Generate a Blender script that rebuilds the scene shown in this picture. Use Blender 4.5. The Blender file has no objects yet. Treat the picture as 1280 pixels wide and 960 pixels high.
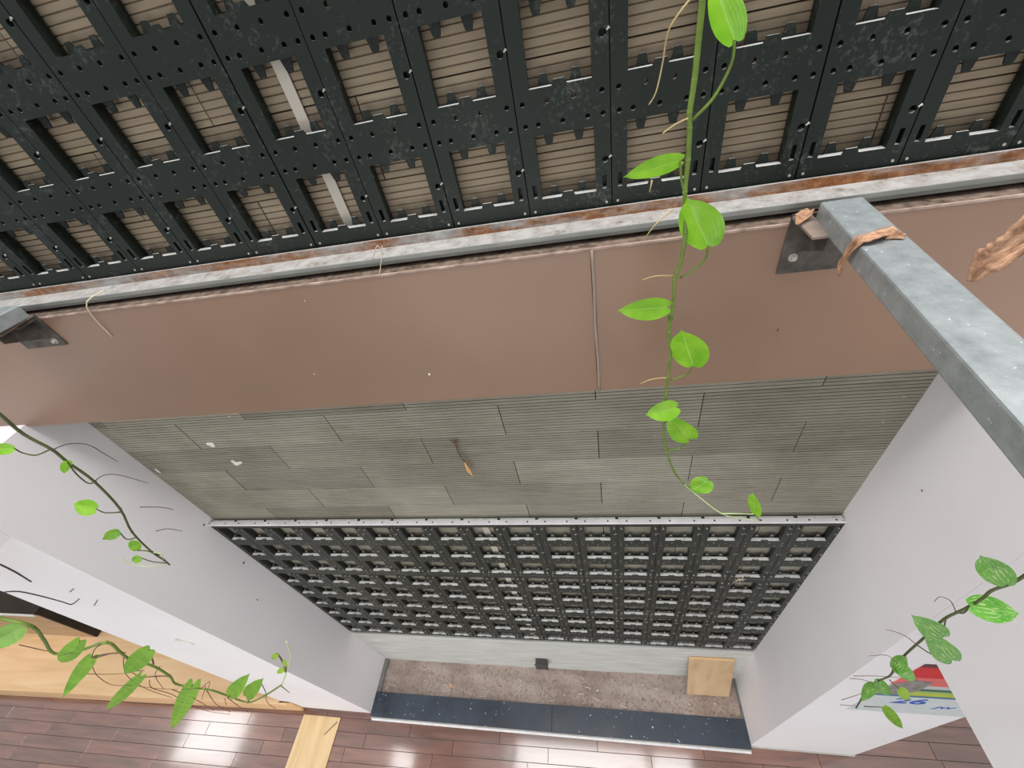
import bpy, bmesh, math, random
from mathutils import Vector, Matrix

# ---------------------------------------------------------------- camera, world, lights
SC = bpy.context.scene
COL = SC.collection
cam_d = bpy.data.cameras.new('camera'); cam = bpy.data.objects.new('camera', cam_d); COL.objects.link(cam)
cam_d.sensor_fit = 'HORIZONTAL'; cam_d.sensor_width = 36.0
cam_d.lens = 523.93 / 1280 * 36.0
cam_d.clip_start = 0.02; cam_d.clip_end = 200
_r = Vector((0.98033, 0.08904, -0.17615)); _u = Vector((0.06702, 0.68927, 0.72140)); _f = Vector((-0.18565, 0.71902, -0.66974))
cam.matrix_world = Matrix(((_r.x, _u.x, -_f.x, -0.07873), (_r.y, _u.y, -_f.y, -1.05114), (_r.z, _u.z, -_f.z, 4.78628), (0, 0, 0, 1)))
SC.camera = cam

SC.view_settings.view_transform = 'Standard'; SC.view_settings.look = 'None'
SC.view_settings.gamma = 1.0; SC.view_settings.use_curve_mapping = False
SC.view_settings.exposure = 0.0

W = bpy.data.worlds.new('overcast_sky'); SC.world = W; W.use_nodes = True
wn = W.node_tree.nodes; wl = W.node_tree.links; wn.clear()
wo = wn.new('ShaderNodeOutputWorld'); wb = wn.new('ShaderNodeBackground')
tc = wn.new('ShaderNodeTexCoord'); sx = wn.new('ShaderNodeSeparateXYZ'); cr = wn.new('ShaderNodeValToRGB')
wl.new(tc.outputs['Generated'], sx.inputs[0]); wl.new(sx.outputs['Z'], cr.inputs[0]); wl.new(cr.outputs[0], wb.inputs[0]); wl.new(wb.outputs[0], wo.inputs[0])
# overcast: horizon about a third of the zenith, dim ground below
cr.color_ramp.elements[0].position = 0.0; cr.color_ramp.elements[0].color = (0.37, 0.39, 0.41, 1)
cr.color_ramp.elements[1].position = 1.0; cr.color_ramp.elements[1].color = (0.98, 0.99, 1.0, 1)
wb.inputs['Strength'].default_value = 1.2

def area(name, loc, target, sx_, sy_, power, col=(1, 1, 1)):
    d = bpy.data.lights.new(name, 'AREA'); d.shape = 'RECTANGLE'; d.size = sx_; d.size_y = sy_; d.energy = power; d.color = col
    o = bpy.data.objects.new(name, d); COL.objects.link(o); o.location = loc
    o.rotation_euler = (0, 0, 0) if target[:2] == loc[:2] else (Vector(target) - Vector(loc)).to_track_quat('-Z', 'Y').to_euler(); return o
# roof light above the void and the tall windows of the lower room behind the viewer
# glazed roof bays over the void
area('roof_light', (0.5, -0.25, 7.2), (0.5, -0.25, 0), 5.8, 1.1, 190, (1.0, 0.99, 0.97))
area('roof_light', (-4.4, -0.25, 7.2), (-4.4, -0.25, 0), 1.3, 1.1, 44, (1.0, 0.99, 0.97))
area('roof_light', (-9.9, -0.25, 7.2), (-9.9, -0.25, 0), 1.7, 1.1, 58, (1.0, 0.99, 0.97))
# tall windows of the lower room behind the viewer
area('room_window', (-1.6, -5.6, 1.7), (-0.9, 0, 1.8), 5.5, 2.6, 155, (1.0, 0.985, 0.95))

R = random.Random(11)

# ---------------------------------------------------------------- materials
MATS = {}
def new_mat(name):
    m = bpy.data.materials.new(name); m.use_nodes = True; MATS[name] = m
    nt = m.node_tree; b = nt.nodes['Principled BSDF']; return m, nt, b
def N(nt, t, **kw):
    n = nt.nodes.new(t)
    for k, v in kw.items():
        if hasattr(n, k): setattr(n, k, v)
        else: n.inputs[k].default_value = v
    return n
def noise(nt, scale, detail=4.0, rough=0.55, coord='Object', stretch=None, rot=None):
    t = nt.nodes.new('ShaderNodeTexCoord'); src = t.outputs[coord] if coord != 'World' else None
    if coord == 'World':
        g = nt.nodes.new('ShaderNodeNewGeometry'); src = g.outputs['Position']
    if stretch:
        mp = nt.nodes.new('ShaderNodeMapping'); mp.inputs['Scale'].default_value = stretch
        if rot: mp.inputs['Rotation'].default_value = rot
        nt.links.new(src, mp.inputs[0]); src = mp.outputs[0]
    n = nt.nodes.new('ShaderNodeTexNoise'); n.inputs['Scale'].default_value = scale; n.inputs['Detail'].default_value = detail; n.inputs['Roughness'].default_value = rough
    nt.links.new(src, n.inputs['Vector']); return n.outputs[0]
def ramp(nt, fac, stops):
    r = nt.nodes.new('ShaderNodeValToRGB'); e = r.color_ramp.elements
    e[0].position, e[0].color = stops[0][0], (*stops[0][1], 1); e[1].position, e[1].color = stops[-1][0], (*stops[-1][1], 1)
    for p, c in stops[1:-1]:
        x = e.new(p); x.color = (*c, 1)
    nt.links.new(fac, r.inputs[0]); return r.outputs[0]
def mix(nt, fac, a, b, mode='MIX'):
    m = nt.nodes.new('ShaderNodeMix'); m.data_type = 'RGBA'; m.blend_type = mode
    for s, v in ((m.inputs[0], fac), (m.inputs[6], a), (m.inputs[7], b)):
        if isinstance(v, (int, float)): s.default_value = v
        elif isinstance(v, tuple): s.default_value = (*v, 1)
        else: nt.links.new(v, s)
    return m.outputs[2]
def math_(nt, op, a, b=0.0, clamp=False):
    m = nt.nodes.new('ShaderNodeMath'); m.operation = op; m.use_clamp = clamp
    for s, v in ((m.inputs[0], a), (m.inputs[1], b)):
        if isinstance(v, (int, float)): s.default_value = v
        else: nt.links.new(v, s)
    return m.outputs[0]
def bump(nt, b, h, strength=0.3, dist=0.002):
    n = nt.nodes.new('ShaderNodeBump'); n.inputs['Strength'].default_value = strength; n.inputs['Distance'].default_value = dist
    nt.links.new(h, n.inputs['Height']); nt.links.new(n.outputs[0], b.inputs['Normal'])
def setp(b, rough=0.6, metal=0.0, spec=0.5):
    b.inputs['Roughness'].default_value = rough; b.inputs['Metallic'].default_value = metal; b.inputs['Specular IOR Level'].default_value = spec
def up_mask(nt, lo=0.55, hi=0.95):
    g = nt.nodes.new('ShaderNodeNewGeometry'); s = nt.nodes.new('ShaderNodeSeparateXYZ'); nt.links.new(g.outputs['True Normal'], s.inputs[0])
    r = nt.nodes.new('ShaderNodeMapRange'); r.inputs[1].default_value = lo; r.inputs[2].default_value = hi; r.clamp = True
    nt.links.new(s.outputs['Z'], r.inputs[0]); return r.outputs[0]
def obj_rand(nt):
    return nt.nodes.new('ShaderNodeObjectInfo').outputs['Random']

def simple(name, c1, c2, scale=20, rough=0.6, metal=0.0, stretch=None, bmp=0.0, spec=0.4, coord='Object'):
    m, nt, b = new_mat(name); setp(b, rough, metal, spec)
    n = noise(nt, scale, stretch=stretch, coord=coord); c = ramp(nt, n, [(0.3, c1), (0.7, c2)]); nt.links.new(c, b.inputs['Base Color'])
    if bmp: bump(nt, b, n, bmp)
    return m

def wall_paint(name, c, c2):
    m, nt, b = new_mat(name); setp(b, 0.75, spec=0.25)
    n = noise(nt, 1.3, 5, coord='World'); f = noise(nt, 60, 2, coord='World')
    base = ramp(nt, n, [(0.3, c), (0.72, c2)])
    smudge = ramp(nt, noise(nt, 9, 6, 0.7, coord='World'), [(0.66, (1, 1, 1)), (0.8, (0.86, 0.85, 0.84))])
    nt.links.new(mix(nt, 0.6, base, smudge, 'MULTIPLY'), b.inputs['Base Color']); bump(nt, b, f, 0.15, 0.001)
wall_paint('white_paint', (0.80, 0.765, 0.785), (0.85, 0.82, 0.835))

def plastic(name, add):
    m, nt, b = new_mat(name); setp(b, 0.5, spec=0.3)
    n1 = noise(nt, 9, 6, 0.7, coord='World'); n2 = noise(nt, 90, 4, 0.7, coord='World'); n3 = noise(nt, 2.2, 3, coord='World')
    base = ramp(nt, n3, [(0.3, (0.004 + add, 0.009 + add, 0.006 + add * .9)), (0.7, (0.009 + add * 1.5, 0.013 + add * 1.4, 0.010 + add * 1.2))])
    scuff = ramp(nt, math_(nt, 'MULTIPLY', n1, n2), [(0.29, (0, 0, 0)), (0.5, (0.09, 0.09, 0.085))])
    c = mix(nt, 1.0, base, scuff, 'ADD')
    dv = 1.5 if add else 1.0
    dust = ramp(nt, noise(nt, 35, 5, 0.7, coord='World'), [(0.25, (0.22 * dv, 0.22 * dv, 0.21 * dv)), (0.42, (0.50 * dv, 0.50 * dv, 0.48 * dv)), (0.62, (0.58 * dv, 0.58 * dv, 0.56 * dv))])
    c = mix(nt, up_mask(nt), c, dust); nt.links.new(c, b.inputs['Base Color'])
    rr = mix(nt, up_mask(nt), (0.5, 0.5, 0.5), (0.9, 0.9, 0.9)); nt.links.new(rr, b.inputs['Roughness'])
    bump(nt, b, n2, 0.1, 0.001)
plastic('black_plastic', 0.0); plastic('dusty_plastic', 0.020)

def tile_mat(name, c0, c1, c2, streak):
    m, nt, b = new_mat(name); setp(b, 0.85, spec=0.2)
    n = noise(nt, 1.1, 6, 0.65, coord='World'); s = noise(nt, 4.0, 6, 0.7, coord='World', stretch=(1.0, 1.0, 26.0)); f = noise(nt, 70, 3, 0.6, coord='World')
    base = ramp(nt, n, [(0.3, c0), (0.5, c1), (0.7, c2)])
    st = ramp(nt, s, [(0.3, (0.74, 0.72, 0.70)), (0.52, (1, 1, 1)), (0.72, streak)])
    c = mix(nt, 0.75, base, st, 'MULTIPLY')
    rnd = ramp(nt, obj_rand(nt), [(0.0, (0.80, 0.80, 0.79)), (1.0, (1.10, 1.10, 1.10))])
    c = mix(nt, 1.0, c, rnd, 'MULTIPLY')
    sp = ramp(nt, noise(nt, 38, 2, 0.5, coord='World'), [(0.76, (0, 0, 0)), (0.80, (0.22, 0.22, 0.2))])
    c = mix(nt, 1.0, c, sp, 'ADD')
    nt.links.new(c, b.inputs['Base Color']); bump(nt, b, f, 0.25, 0.001)
tile_mat('grey_tile', (0.20, 0.180, 0.143), (0.285, 0.264, 0.216), (0.345, 0.325, 0.275), (1.25, 1.25, 1.2))
tile_mat('tan_tile', (0.235, 0.185, 0.128), (0.30, 0.238, 0.170), (0.36, 0.295, 0.22), (1.15, 1.1, 1.05))
simple('tile_backing', (0.05, 0.045, 0.04), (0.08, 0.07, 0.06), 12, 0.95)
def plaster():
    m, nt, b = new_mat('skirt_plaster'); setp(b, 0.8, spec=0.2)
    s = noise(nt, 3.0, 6, 0.6, coord='World', stretch=(1, 1, 7)); c = ramp(nt, s, [(0.3, (0.46, 0.455, 0.415)), (0.5, (0.54, 0.545, 0.515)), (0.7, (0.62, 0.63, 0.605))])
    nt.links.new(c, b.inputs['Base Color']); bump(nt, b, s, 0.2)
plaster()
def fascia():
    m, nt, b = new_mat('brown_paint'); setp(b, 0.42, spec=0.45)
    n = noise(nt, 1.4, 4, coord='World'); f = noise(nt, 14, 7, 0.75, coord='World', stretch=(1, 1, 2.5))
    base = ramp(nt, n, [(0.3, (0.215, 0.132, 0.090)), (0.7, (0.275, 0.162, 0.106))])
    scr = ramp(nt, f, [(0.64, (1, 1, 1)), (0.76, (1.22, 1.24, 1.25))])
    c = mix(nt, 0.8, base, scr, 'MULTIPLY')
    dust = ramp(nt, noise(nt, 40, 6, 0.7, coord='World'), [(0.35, (0.06, 0.04, 0.03)), (0.6, (0.21, 0.155, 0.12))])
    c = mix(nt, up_mask(nt), c, dust); nt.links.new(c, b.inputs['Base Color']); bump(nt, b, noise(nt, 160, 2, coord='World'), 0.08, 0.001)
fascia()
simple('fascia_edge_highlight', (0.48, 0.36, 0.30), (0.20, 0.13, 0.10), 25, 0.6, coord='World')  # broken pale tone that paints the highlight along the fascia's edge
simple('sealant', (0.24, 0.18, 0.15), (0.31, 0.24, 0.20), 20, 0.5)
def rail_mat():
    m, nt, b = new_mat('rusty_galvanised'); setp(b, 0.55, 0.35, 0.4)
    n = noise(nt, 3.0, 7, 0.7, coord='World', stretch=(1, 1, 4)); f = noise(nt, 45, 5, 0.7, coord='World')
    base = ramp(nt, f, [(0.3, (0.34, 0.34, 0.33)), (0.7, (0.50, 0.51, 0.50))])
    rust = ramp(nt, f, [(0.3, (0.11, 0.045, 0.02)), (0.55, (0.33, 0.135, 0.05)), (0.75, (0.46, 0.28, 0.15))])
    k = ramp(nt, n, [(0.38, (0, 0, 0)), (0.56, (1, 1, 1))])
    c = mix(nt, k, base, rust)
    dirt = ramp(nt, noise(nt, 26, 6, 0.75, coord='World'), [(0.30, (0.14, 0.09, 0.06)), (0.42, (0.38, 0.355, 0.33)), (0.6, (0.52, 0.51, 0.50))])
    c = mix(nt, up_mask(nt), c, dirt); nt.links.new(c, b.inputs['Base Color'])
    bump(nt, b, f, 0.2, 0.001)
rail_mat()
simple('rail_grey', (0.20, 0.205, 0.19), (0.30, 0.305, 0.285), 8, 0.6, 0.3, stretch=(1, 1, 6), coord='World')
simple('rail_rust', (0.20, 0.07, 0.025), (0.38, 0.18, 0.08), 22, 0.85, 0.0, coord='World')
def zinc(name, a, c):
    m, nt, b = new_mat(name); setp(b, 0.42, 0.5, 0.5)
    v = nt.nodes.new('ShaderNodeTexVoronoi'); v.inputs['Scale'].default_value = 42; v.distance = 'EUCLIDEAN'
    t = nt.nodes.new('ShaderNodeTexCoord'); nt.links.new(t.outputs['Object'], v.inputs['Vector'])
    n = noise(nt, 24, 8, 0.75); s = noise(nt, 95, 3, 0.6)
    c1 = ramp(nt, n, [(0.3, a), (0.7, c)])
    c2 = mix(nt, 0.12, c1, v.outputs['Distance'], 'SOFT_LIGHT')
    sp = ramp(nt, s, [(0.68, (0, 0, 0)), (0.73, (0.45, 0.47, 0.48))])
    nt.links.new(mix(nt, 1.0, c2, sp, 'ADD'), b.inputs['Base Color']); bump(nt, b, n, 0.12)
zinc('zinc', (0.25, 0.28, 0.29), (0.44, 0.475, 0.485))
simple('dark_steel', (0.045, 0.04, 0.036), (0.12, 0.10, 0.085), 30, 0.7, 0.2, coord='World', bmp=0.2)
simple('brown_steel', (0.16, 0.12, 0.10), (0.28, 0.22, 0.18), 30, 0.7, 0.1, coord='World', bmp=0.2)
simple('bolt_zinc', (0.35, 0.33, 0.29), (0.5, 0.48, 0.43), 60, 0.5, 0.4)
simple('cap_metal', (0.74, 0.72, 0.74), (0.90, 0.88, 0.91), 14, 0.6, 0.1, coord='World')
simple('strap', (0.42, 0.38, 0.32), (0.56, 0.51, 0.44), 8, 0.7, stretch=(1, 1, .2))
def granite():
    m, nt, b = new_mat('black_granite'); setp(b, 0.28, spec=0.5)
    n = noise(nt, 2.4, 5, 0.6, coord='World'); s = noise(nt, 42, 2, 0.5, coord='World'); s2 = noise(nt, 240, 2, 0.5, coord='World')
    base = ramp(nt, n, [(0.3, (0.014, 0.020, 0.032)), (0.7, (0.050, 0.066, 0.095))])
    sp = ramp(nt, s, [(0.71, (0, 0, 0)), (0.76, (0.55, 0.55, 0.55))]); fl = ramp(nt, s2, [(0.62, (0, 0, 0)), (0.72, (0.10, 0.11, 0.12))])
    c = mix(nt, 1.0, mix(nt, 1.0, base, fl, 'ADD'), sp, 'ADD'); nt.links.new(c, b.inputs['Base Color'])
    rr = ramp(nt, n, [(0.3, (0.25,) * 3), (0.7, (0.6,) * 3)]); nt.links.new(rr, b.inputs['Roughness'])
granite()
simple('kerb_stone', (0.42, 0.41, 0.36), (0.55, 0.54, 0.50), 18, 0.7, coord='World')
simple('kerb_dark', (0.13, 0.13, 0.12), (0.24, 0.24, 0.23), 12, 0.85, coord='World')
def soil():
    m, nt, b = new_mat('dry_soil'); setp(b, 0.95, spec=0.1)
    n = noise(nt, 2.6, 6, 0.65, coord='World'); f = noise(nt, 38, 8, 0.8, coord='World')
    base = ramp(nt, n, [(0.3, (0.34, 0.255, 0.22)), (0.55, (0.48, 0.39, 0.345)), (0.75, (0.54, 0.46, 0.41))])
    g = ramp(nt, f, [(0.33, (0.45, 0.42, 0.40)), (0.5, (1, 1, 1)), (0.72, (1.15, 1.12, 1.08))])
    nt.links.new(mix(nt, 0.85, base, g, 'MULTIPLY'), b.inputs['Base Color']); bump(nt, b, f, 0.9, 0.012)
soil()
simple('soil_crumb', (0.19, 0.125, 0.10), (0.40, 0.31, 0.27), 40, 0.95)
simple('pale_chip', (0.62, 0.60, 0.55), (0.8, 0.78, 0.74), 20, 0.8)
simple('straw', (0.50, 0.42, 0.30), (0.66, 0.58, 0.44), 20, 0.8)

def wood(name, c0, c1, c2, rough, scale=3.0, axis='X', rnd=0.0, coat=0.0):
    m, nt, b = new_mat(name); setp(b, rough, spec=0.5)
    st = {'X': (1, 9, 9), 'Y': (9, 1, 9), 'Z': (9, 9, 1)}[axis]
    t = nt.nodes.new('ShaderNodeTexCoord'); mp = nt.nodes.new('ShaderNodeMapping'); mp.inputs['Scale'].default_value = st; nt.links.new(t.outputs['Object'], mp.inputs[0])
    oi = nt.nodes.new('ShaderNodeObjectInfo'); ml = nt.nodes.new('ShaderNodeVectorMath'); ml.operation = 'SCALE'; ml.inputs['Scale'].default_value = 40
    cx = nt.nodes.new('ShaderNodeCombineXYZ'); nt.links.new(oi.outputs['Random'], cx.inputs[0]); nt.links.new(oi.outputs['Random'], cx.inputs[1]); nt.links.new(cx.outputs[0], ml.inputs[0])
    ad = nt.nodes.new('ShaderNodeVectorMath'); nt.links.new(mp.outputs[0], ad.inputs[0]); nt.links.new(ml.outputs[0], ad.inputs[1])
    n = nt.nodes.new('ShaderNodeTexNoise'); n.inputs['Scale'].default_value = scale; n.inputs['Detail'].default_value = 6; n.inputs['Distortion'].default_value = 0.6; nt.links.new(ad.outputs[0], n.inputs['Vector'])
    c = ramp(nt, n.outputs[0], [(0.3, c0), (0.5, c1), (0.72, c2)])
    if rnd:
        rv = ramp(nt, oi.outputs['Random'], [(0.0, (1 - rnd, 1 - rnd * 1.05, 1 - rnd * 1.05)), (0.5, (1, 0.98, 0.97)), (1.0, (1 + rnd, 1 + rnd * .95, 1 + rnd * .95))]); c = mix(nt, 1.0, c, rv, 'MULTIPLY')
    nt.links.new(c, b.inputs['Base Color']); bump(nt, b, n.outputs[0], 0.06, 0.001)
    b.inputs['Coat Weight'].default_value = coat; b.inputs['Coat Roughness'].default_value = 0.09; b.inputs['Coat IOR'].default_value = 1.75
wood('floor_wood', (0.115, 0.048, 0.030), (0.185, 0.077, 0.050), (0.25, 0.112, 0.074), 0.26, 2.0, 'X', 0.22, 0.9)
wood('pale_wood', (0.74, 0.47, 0.23), (0.84, 0.55, 0.29), (0.88, 0.62, 0.36), 0.5, 1.3, 'X')
wood('pale_wood_y', (0.62, 0.42, 0.20), (0.72, 0.52, 0.28), (0.80, 0.61, 0.37), 0.5, 1.3, 'Y')
wood('board_wood', (0.50, 0.33, 0.185), (0.60, 0.42, 0.25), (0.66, 0.48, 0.30), 0.5, 1.0, 'Z')
wood('cabinet_wood', (0.36, 0.23, 0.12), (0.44, 0.29, 0.16), (0.50, 0.34, 0.20), 0.5, 1.3, 'X')
simple('dark_brown_shade', (0.022, 0.016, 0.012), (0.04, 0.028, 0.02), 5, 0.8)  # near-black brown with the deep shade beyond the piers put into it
simple('dark_socket', (0.05, 0.05, 0.05), (0.09, 0.085, 0.08), 30, 0.6)

def leaf_mat(name, c0, c1, vein, streak=None):
    m, nt, b = new_mat(name); setp(b, 0.30, spec=0.5)
    uv = nt.nodes.new('ShaderNodeUVMap'); sp = nt.nodes.new('ShaderNodeSeparateXYZ'); nt.links.new(uv.outputs[0], sp.inputs[0])
    n = noise(nt, 22, 3); c = ramp(nt, n, [(0.35, c0), (0.65, c1)])
    if streak:
        mp = nt.nodes.new('ShaderNodeMapping'); mp.inputs['Scale'].default_value = (5.0, 1.6, 1); mp.inputs['Rotation'].default_value = (0, 0, 0.6); nt.links.new(uv.outputs[0], mp.inputs[0])
        q = nt.nodes.new('ShaderNodeTexNoise'); q.inputs['Scale'].default_value = 3.0; q.inputs['Detail'].default_value = 4; nt.links.new(mp.outputs[0], q.inputs['Vector'])
        k = ramp(nt, q.outputs[0], [(0.54, (0, 0, 0)), (0.62, (1, 1, 1))]); c = mix(nt, k, c, streak)
    d = math_(nt, 'ABSOLUTE', math_(nt, 'SUBTRACT', sp.outputs['X'], 0.5)); kv = ramp(nt, d, [(0.0, (1, 1, 1)), (0.03, (0, 0, 0))])
    c = mix(nt, kv, c, vein)
    nt.links.new(c, b.inputs['Base Color'])
    wv = nt.nodes.new('ShaderNodeTexWave'); wv.inputs['Scale'].default_value = 3.2; wv.inputs['Distortion'].default_value = 1.0; nt.links.new(uv.outputs[0], wv.inputs['Vector'])
    bump(nt, b, wv.outputs[0], 0.12, 0.002)
    out = nt.nodes['Material Output']; tr = nt.nodes.new('ShaderNodeBsdfTranslucent'); nt.links.new(c, tr.inputs[0])
    ms = nt.nodes.new('ShaderNodeMixShader'); ms.inputs[0].default_value = 0.38; nt.links.new(b.outputs[0], ms.inputs[1]); nt.links.new(tr.outputs[0], ms.inputs[2]); nt.links.new(ms.outputs[0], out.inputs[0])
leaf_mat('leaf_green', (0.20, 0.52, 0.02), (0.33, 0.66, 0.045), (0.42, 0.72, 0.14))
leaf_mat('leaf_variegated', (0.10, 0.36, 0.035), (0.17, 0.48, 0.06), (0.34, 0.62, 0.16), (0.50, 0.70, 0.28))
leaf_mat('leaf_yellow', (0.36, 0.66, 0.05), (0.50, 0.78, 0.08), (0.5, 0.8, 0.2))
simple('stem_green', (0.10, 0.15, 0.02), (0.17, 0.26, 0.04), 30, 0.5)
simple('stem_dark', (0.05, 0.06, 0.02), (0.10, 0.12, 0.04), 30, 0.6)
simple('stem_pale', (0.42, 0.58, 0.22), (0.60, 0.72, 0.38), 30, 0.5)
simple('root_brown', (0.11, 0.055, 0.03), (0.20, 0.11, 0.06), 30, 0.8)
simple('root_tan', (0.36, 0.28, 0.12), (0.50, 0.40, 0.20), 30, 0.8)
simple('root_dark', (0.035, 0.03, 0.035), (0.07, 0.055, 0.05), 30, 0.8)
def dryleaf():
    m, nt, b = new_mat('dry_leaf'); setp(b, 0.7, spec=0.25)
    n = noise(nt, 45, 5, 0.7, stretch=(1, 5, 1)); c = ramp(nt, n, [(0.3, (0.13, 0.065, 0.04)), (0.5, (0.34, 0.185, 0.11)), (0.7, (0.56, 0.35, 0.22))]); nt.links.new(c, b.inputs['Base Color']); bump(nt, b, n, 0.5, 0.003)
dryleaf()
simple('dry_orange', (0.62, 0.30, 0.10), (0.80, 0.46, 0.20), 40, 0.7)
def poster_mat():
    m, nt, b = new_mat('poster_print'); setp(b, 0.35, spec=0.5)
    t = nt.nodes.new('ShaderNodeTexCoord'); s = nt.nodes.new('ShaderNodeSeparateXYZ'); nt.links.new(t.outputs['Object'], s.inputs[0])
    z = nt.nodes.new('ShaderNodeMapRange'); z.inputs[1].default_value = 1.60; z.inputs[2].default_value = 2.50; nt.links.new(s.outputs['Z'], z.inputs[0])
    r = nt.nodes.new('ShaderNodeValToRGB'); r.color_ramp.interpolation = 'CONSTANT'; e = r.color_ramp.elements
    def zz(v): return (v - 1.60) / 0.90
    st = [(0.0, (0.66, 0.73, 0.75)), (zz(1.955), (0.03, 0.18, 0.34)), (zz(1.985), (0.50, 0.58, 0.06)), (zz(2.045), (0.34, 0.52, 0.16)), (zz(2.075), (0.03, 0.16, 0.10)), (zz(2.12), (0.55, 0.62, 0.60)), (zz(2.17), (0.78, 0.16, 0.16)), (zz(2.30), (0.66, 0.02, 0.03)), (zz(2.46), (0.14, 0.03, 0.05))]
    e[0].position, e[0].color = st[0][0], (*st[0][1], 1); e[1].position, e[1].color = st[-1][0], (*st[-1][1], 1)
    for p, c in st[1:-1]:
        q = e.new(p); q.color = (*c, 1)
    nt.links.new(z.outputs[0], r.inputs[0])
    n = noise(nt, 14, 4, 0.6); c = mix(nt, 0.25, r.outputs[0], ramp(nt, n, [(0.35, (0.7, 0.7, 0.7)), (0.6, (1.1, 1.1, 1.1))]), 'MULTIPLY')
    nt.links.new(c, b.inputs['Base Color'])
poster_mat()
simple('print_blue', (0.03, 0.09, 0.42), (0.05, 0.13, 0.50), 20, 0.5)
simple('print_grey', (0.20, 0.17, 0.15), (0.34, 0.33, 0.32), 30, 0.5)

# ---------------------------------------------------------------- helpers
def M(n): return MATS[n]
def link(o, parent=None):
    COL.objects.link(o)
    if parent is not None: o.parent = parent
    return o
def from_bm(name, bm, mat, parent=None, smooth=False):
    me = bpy.data.meshes.new(name); bmesh.ops.recalc_face_normals(bm, faces=bm.faces[:]); bm.to_mesh(me); bm.free()
    for mm in (mat if isinstance(mat, (list, tuple)) else [mat]): me.materials.append(M(mm))
    if smooth:
        for p in me.polygons: p.use_smooth = True
    return link(bpy.data.objects.new(name, me), parent)
def add_box(bm, x0, x1, y0, y1, z0, z1, mi=0):
    vs = [bm.verts.new(p) for p in ((x0, y0, z0), (x1, y0, z0), (x1, y1, z0), (x0, y1, z0), (x0, y0, z1), (x1, y0, z1), (x1, y1, z1), (x0, y1, z1))]
    for f in ((0, 3, 2, 1), (4, 5, 6, 7), (0, 1, 5, 4), (1, 2, 6, 5), (2, 3, 7, 6), (3, 0, 4, 7)):
        bm.faces.new([vs[i] for i in f]).material_index = mi
    return vs
def box(name, x0, x1, y0, y1, z0, z1, mat, parent=None, bevel=0.0):
    bm = bmesh.new(); add_box(bm, x0, x1, y0, y1, z0, z1)
    if bevel: bmesh.ops.bevel(bm, geom=bm.edges[:], offset=bevel, segments=2, affect='EDGES', profile=0.5)
    return from_bm(name, bm, mat, parent)
def empty(name, loc=(0, 0, 0)):
    o = bpy.data.objects.new(name, None); o.empty_display_size = 0.05; o.location = loc; return link(o)
def tag(o, label=None, cat=None, group=None, kind=None):
    if label: o['label'] = label
    if cat: o['category'] = cat
    if group: o['group'] = group
    if kind: o['kind'] = kind
    return o
def add_tube(bm, pts, r0, r1=None, seg=6, cap=True, sub=3):
    pts = [Vector(p) for p in pts]
    if r1 is None: r1 = r0
    if sub > 1 and len(pts) > 2:                       # Catmull-Rom smoothing
        q = []; n = len(pts)
        for i in range(n - 1):
            p0 = pts[max(i - 1, 0)]; p1 = pts[i]; p2 = pts[i + 1]; p3 = pts[min(i + 2, n - 1)]
            for k in range(sub):
                t = k / sub; q.append(0.5 * ((2 * p1) + (p2 - p0) * t + (2 * p0 - 5 * p1 + 4 * p2 - p3) * t * t + (3 * p1 - p0 - 3 * p2 + p3) * t ** 3))
        q.append(pts[-1]); pts = q
    rings = []; up = Vector((0.3, 0.9, 0.2)).normalized()
    for i, p in enumerate(pts):
        d = (pts[min(i + 1, len(pts) - 1)] - pts[max(i - 1, 0)])
        if d.length < 1e-7: d = Vector((0, 0, 1))
        d.normalize(); a = d.cross(up)
        if a.length < 1e-3: a = d.cross(Vector((1, 0, 0)))
        a.normalize(); b = d.cross(a); r = r0 + (r1 - r0) * i / (len(pts) - 1)
        rings.append([bm.verts.new(p + (a * math.cos(2 * math.pi * k / seg) + b * math.sin(2 * math.pi * k / seg)) * r) for k in range(seg)])
    for i in range(len(rings) - 1):
        for k in range(seg): bm.faces.new((rings[i][k], rings[i][(k + 1) % seg], rings[i + 1][(k + 1) % seg], rings[i + 1][k]))
    if cap: bm.faces.new(rings[0][::-1]); bm.faces.new(rings[-1])
def tube(name, pts, r0, r1, mat, parent=None, seg=6, sub=3):
    bm = bmesh.new(); add_tube(bm, pts, r0, r1, seg, sub=sub); return from_bm(name, bm, mat, parent, smooth=True)
def add_disc(bm, c, r, h, seg=10, axis='Y'):
    """short cylinder, front at c, reaching back along +axis"""
    a = []; b = []
    for k in range(seg):
        u, v = r * math.cos(2 * math.pi * k / seg), r * math.sin(2 * math.pi * k / seg)
        if axis == 'Y': p, q = (c[0] + u, c[1], c[2] + v), (c[0] + u, c[1] + h, c[2] + v)
        else: p, q = (c[0] + u, c[1] + v, c[2]), (c[0] + u, c[1] + v, c[2] - h)
        a.append(bm.verts.new(p)); b.append(bm.verts.new(q))
    bm.faces.new(a); bm.faces.new(b[::-1])
    for k in range(seg): bm.faces.new((a[k], a[(k + 1) % seg], b[(k + 1) % seg], b[k]))
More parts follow.
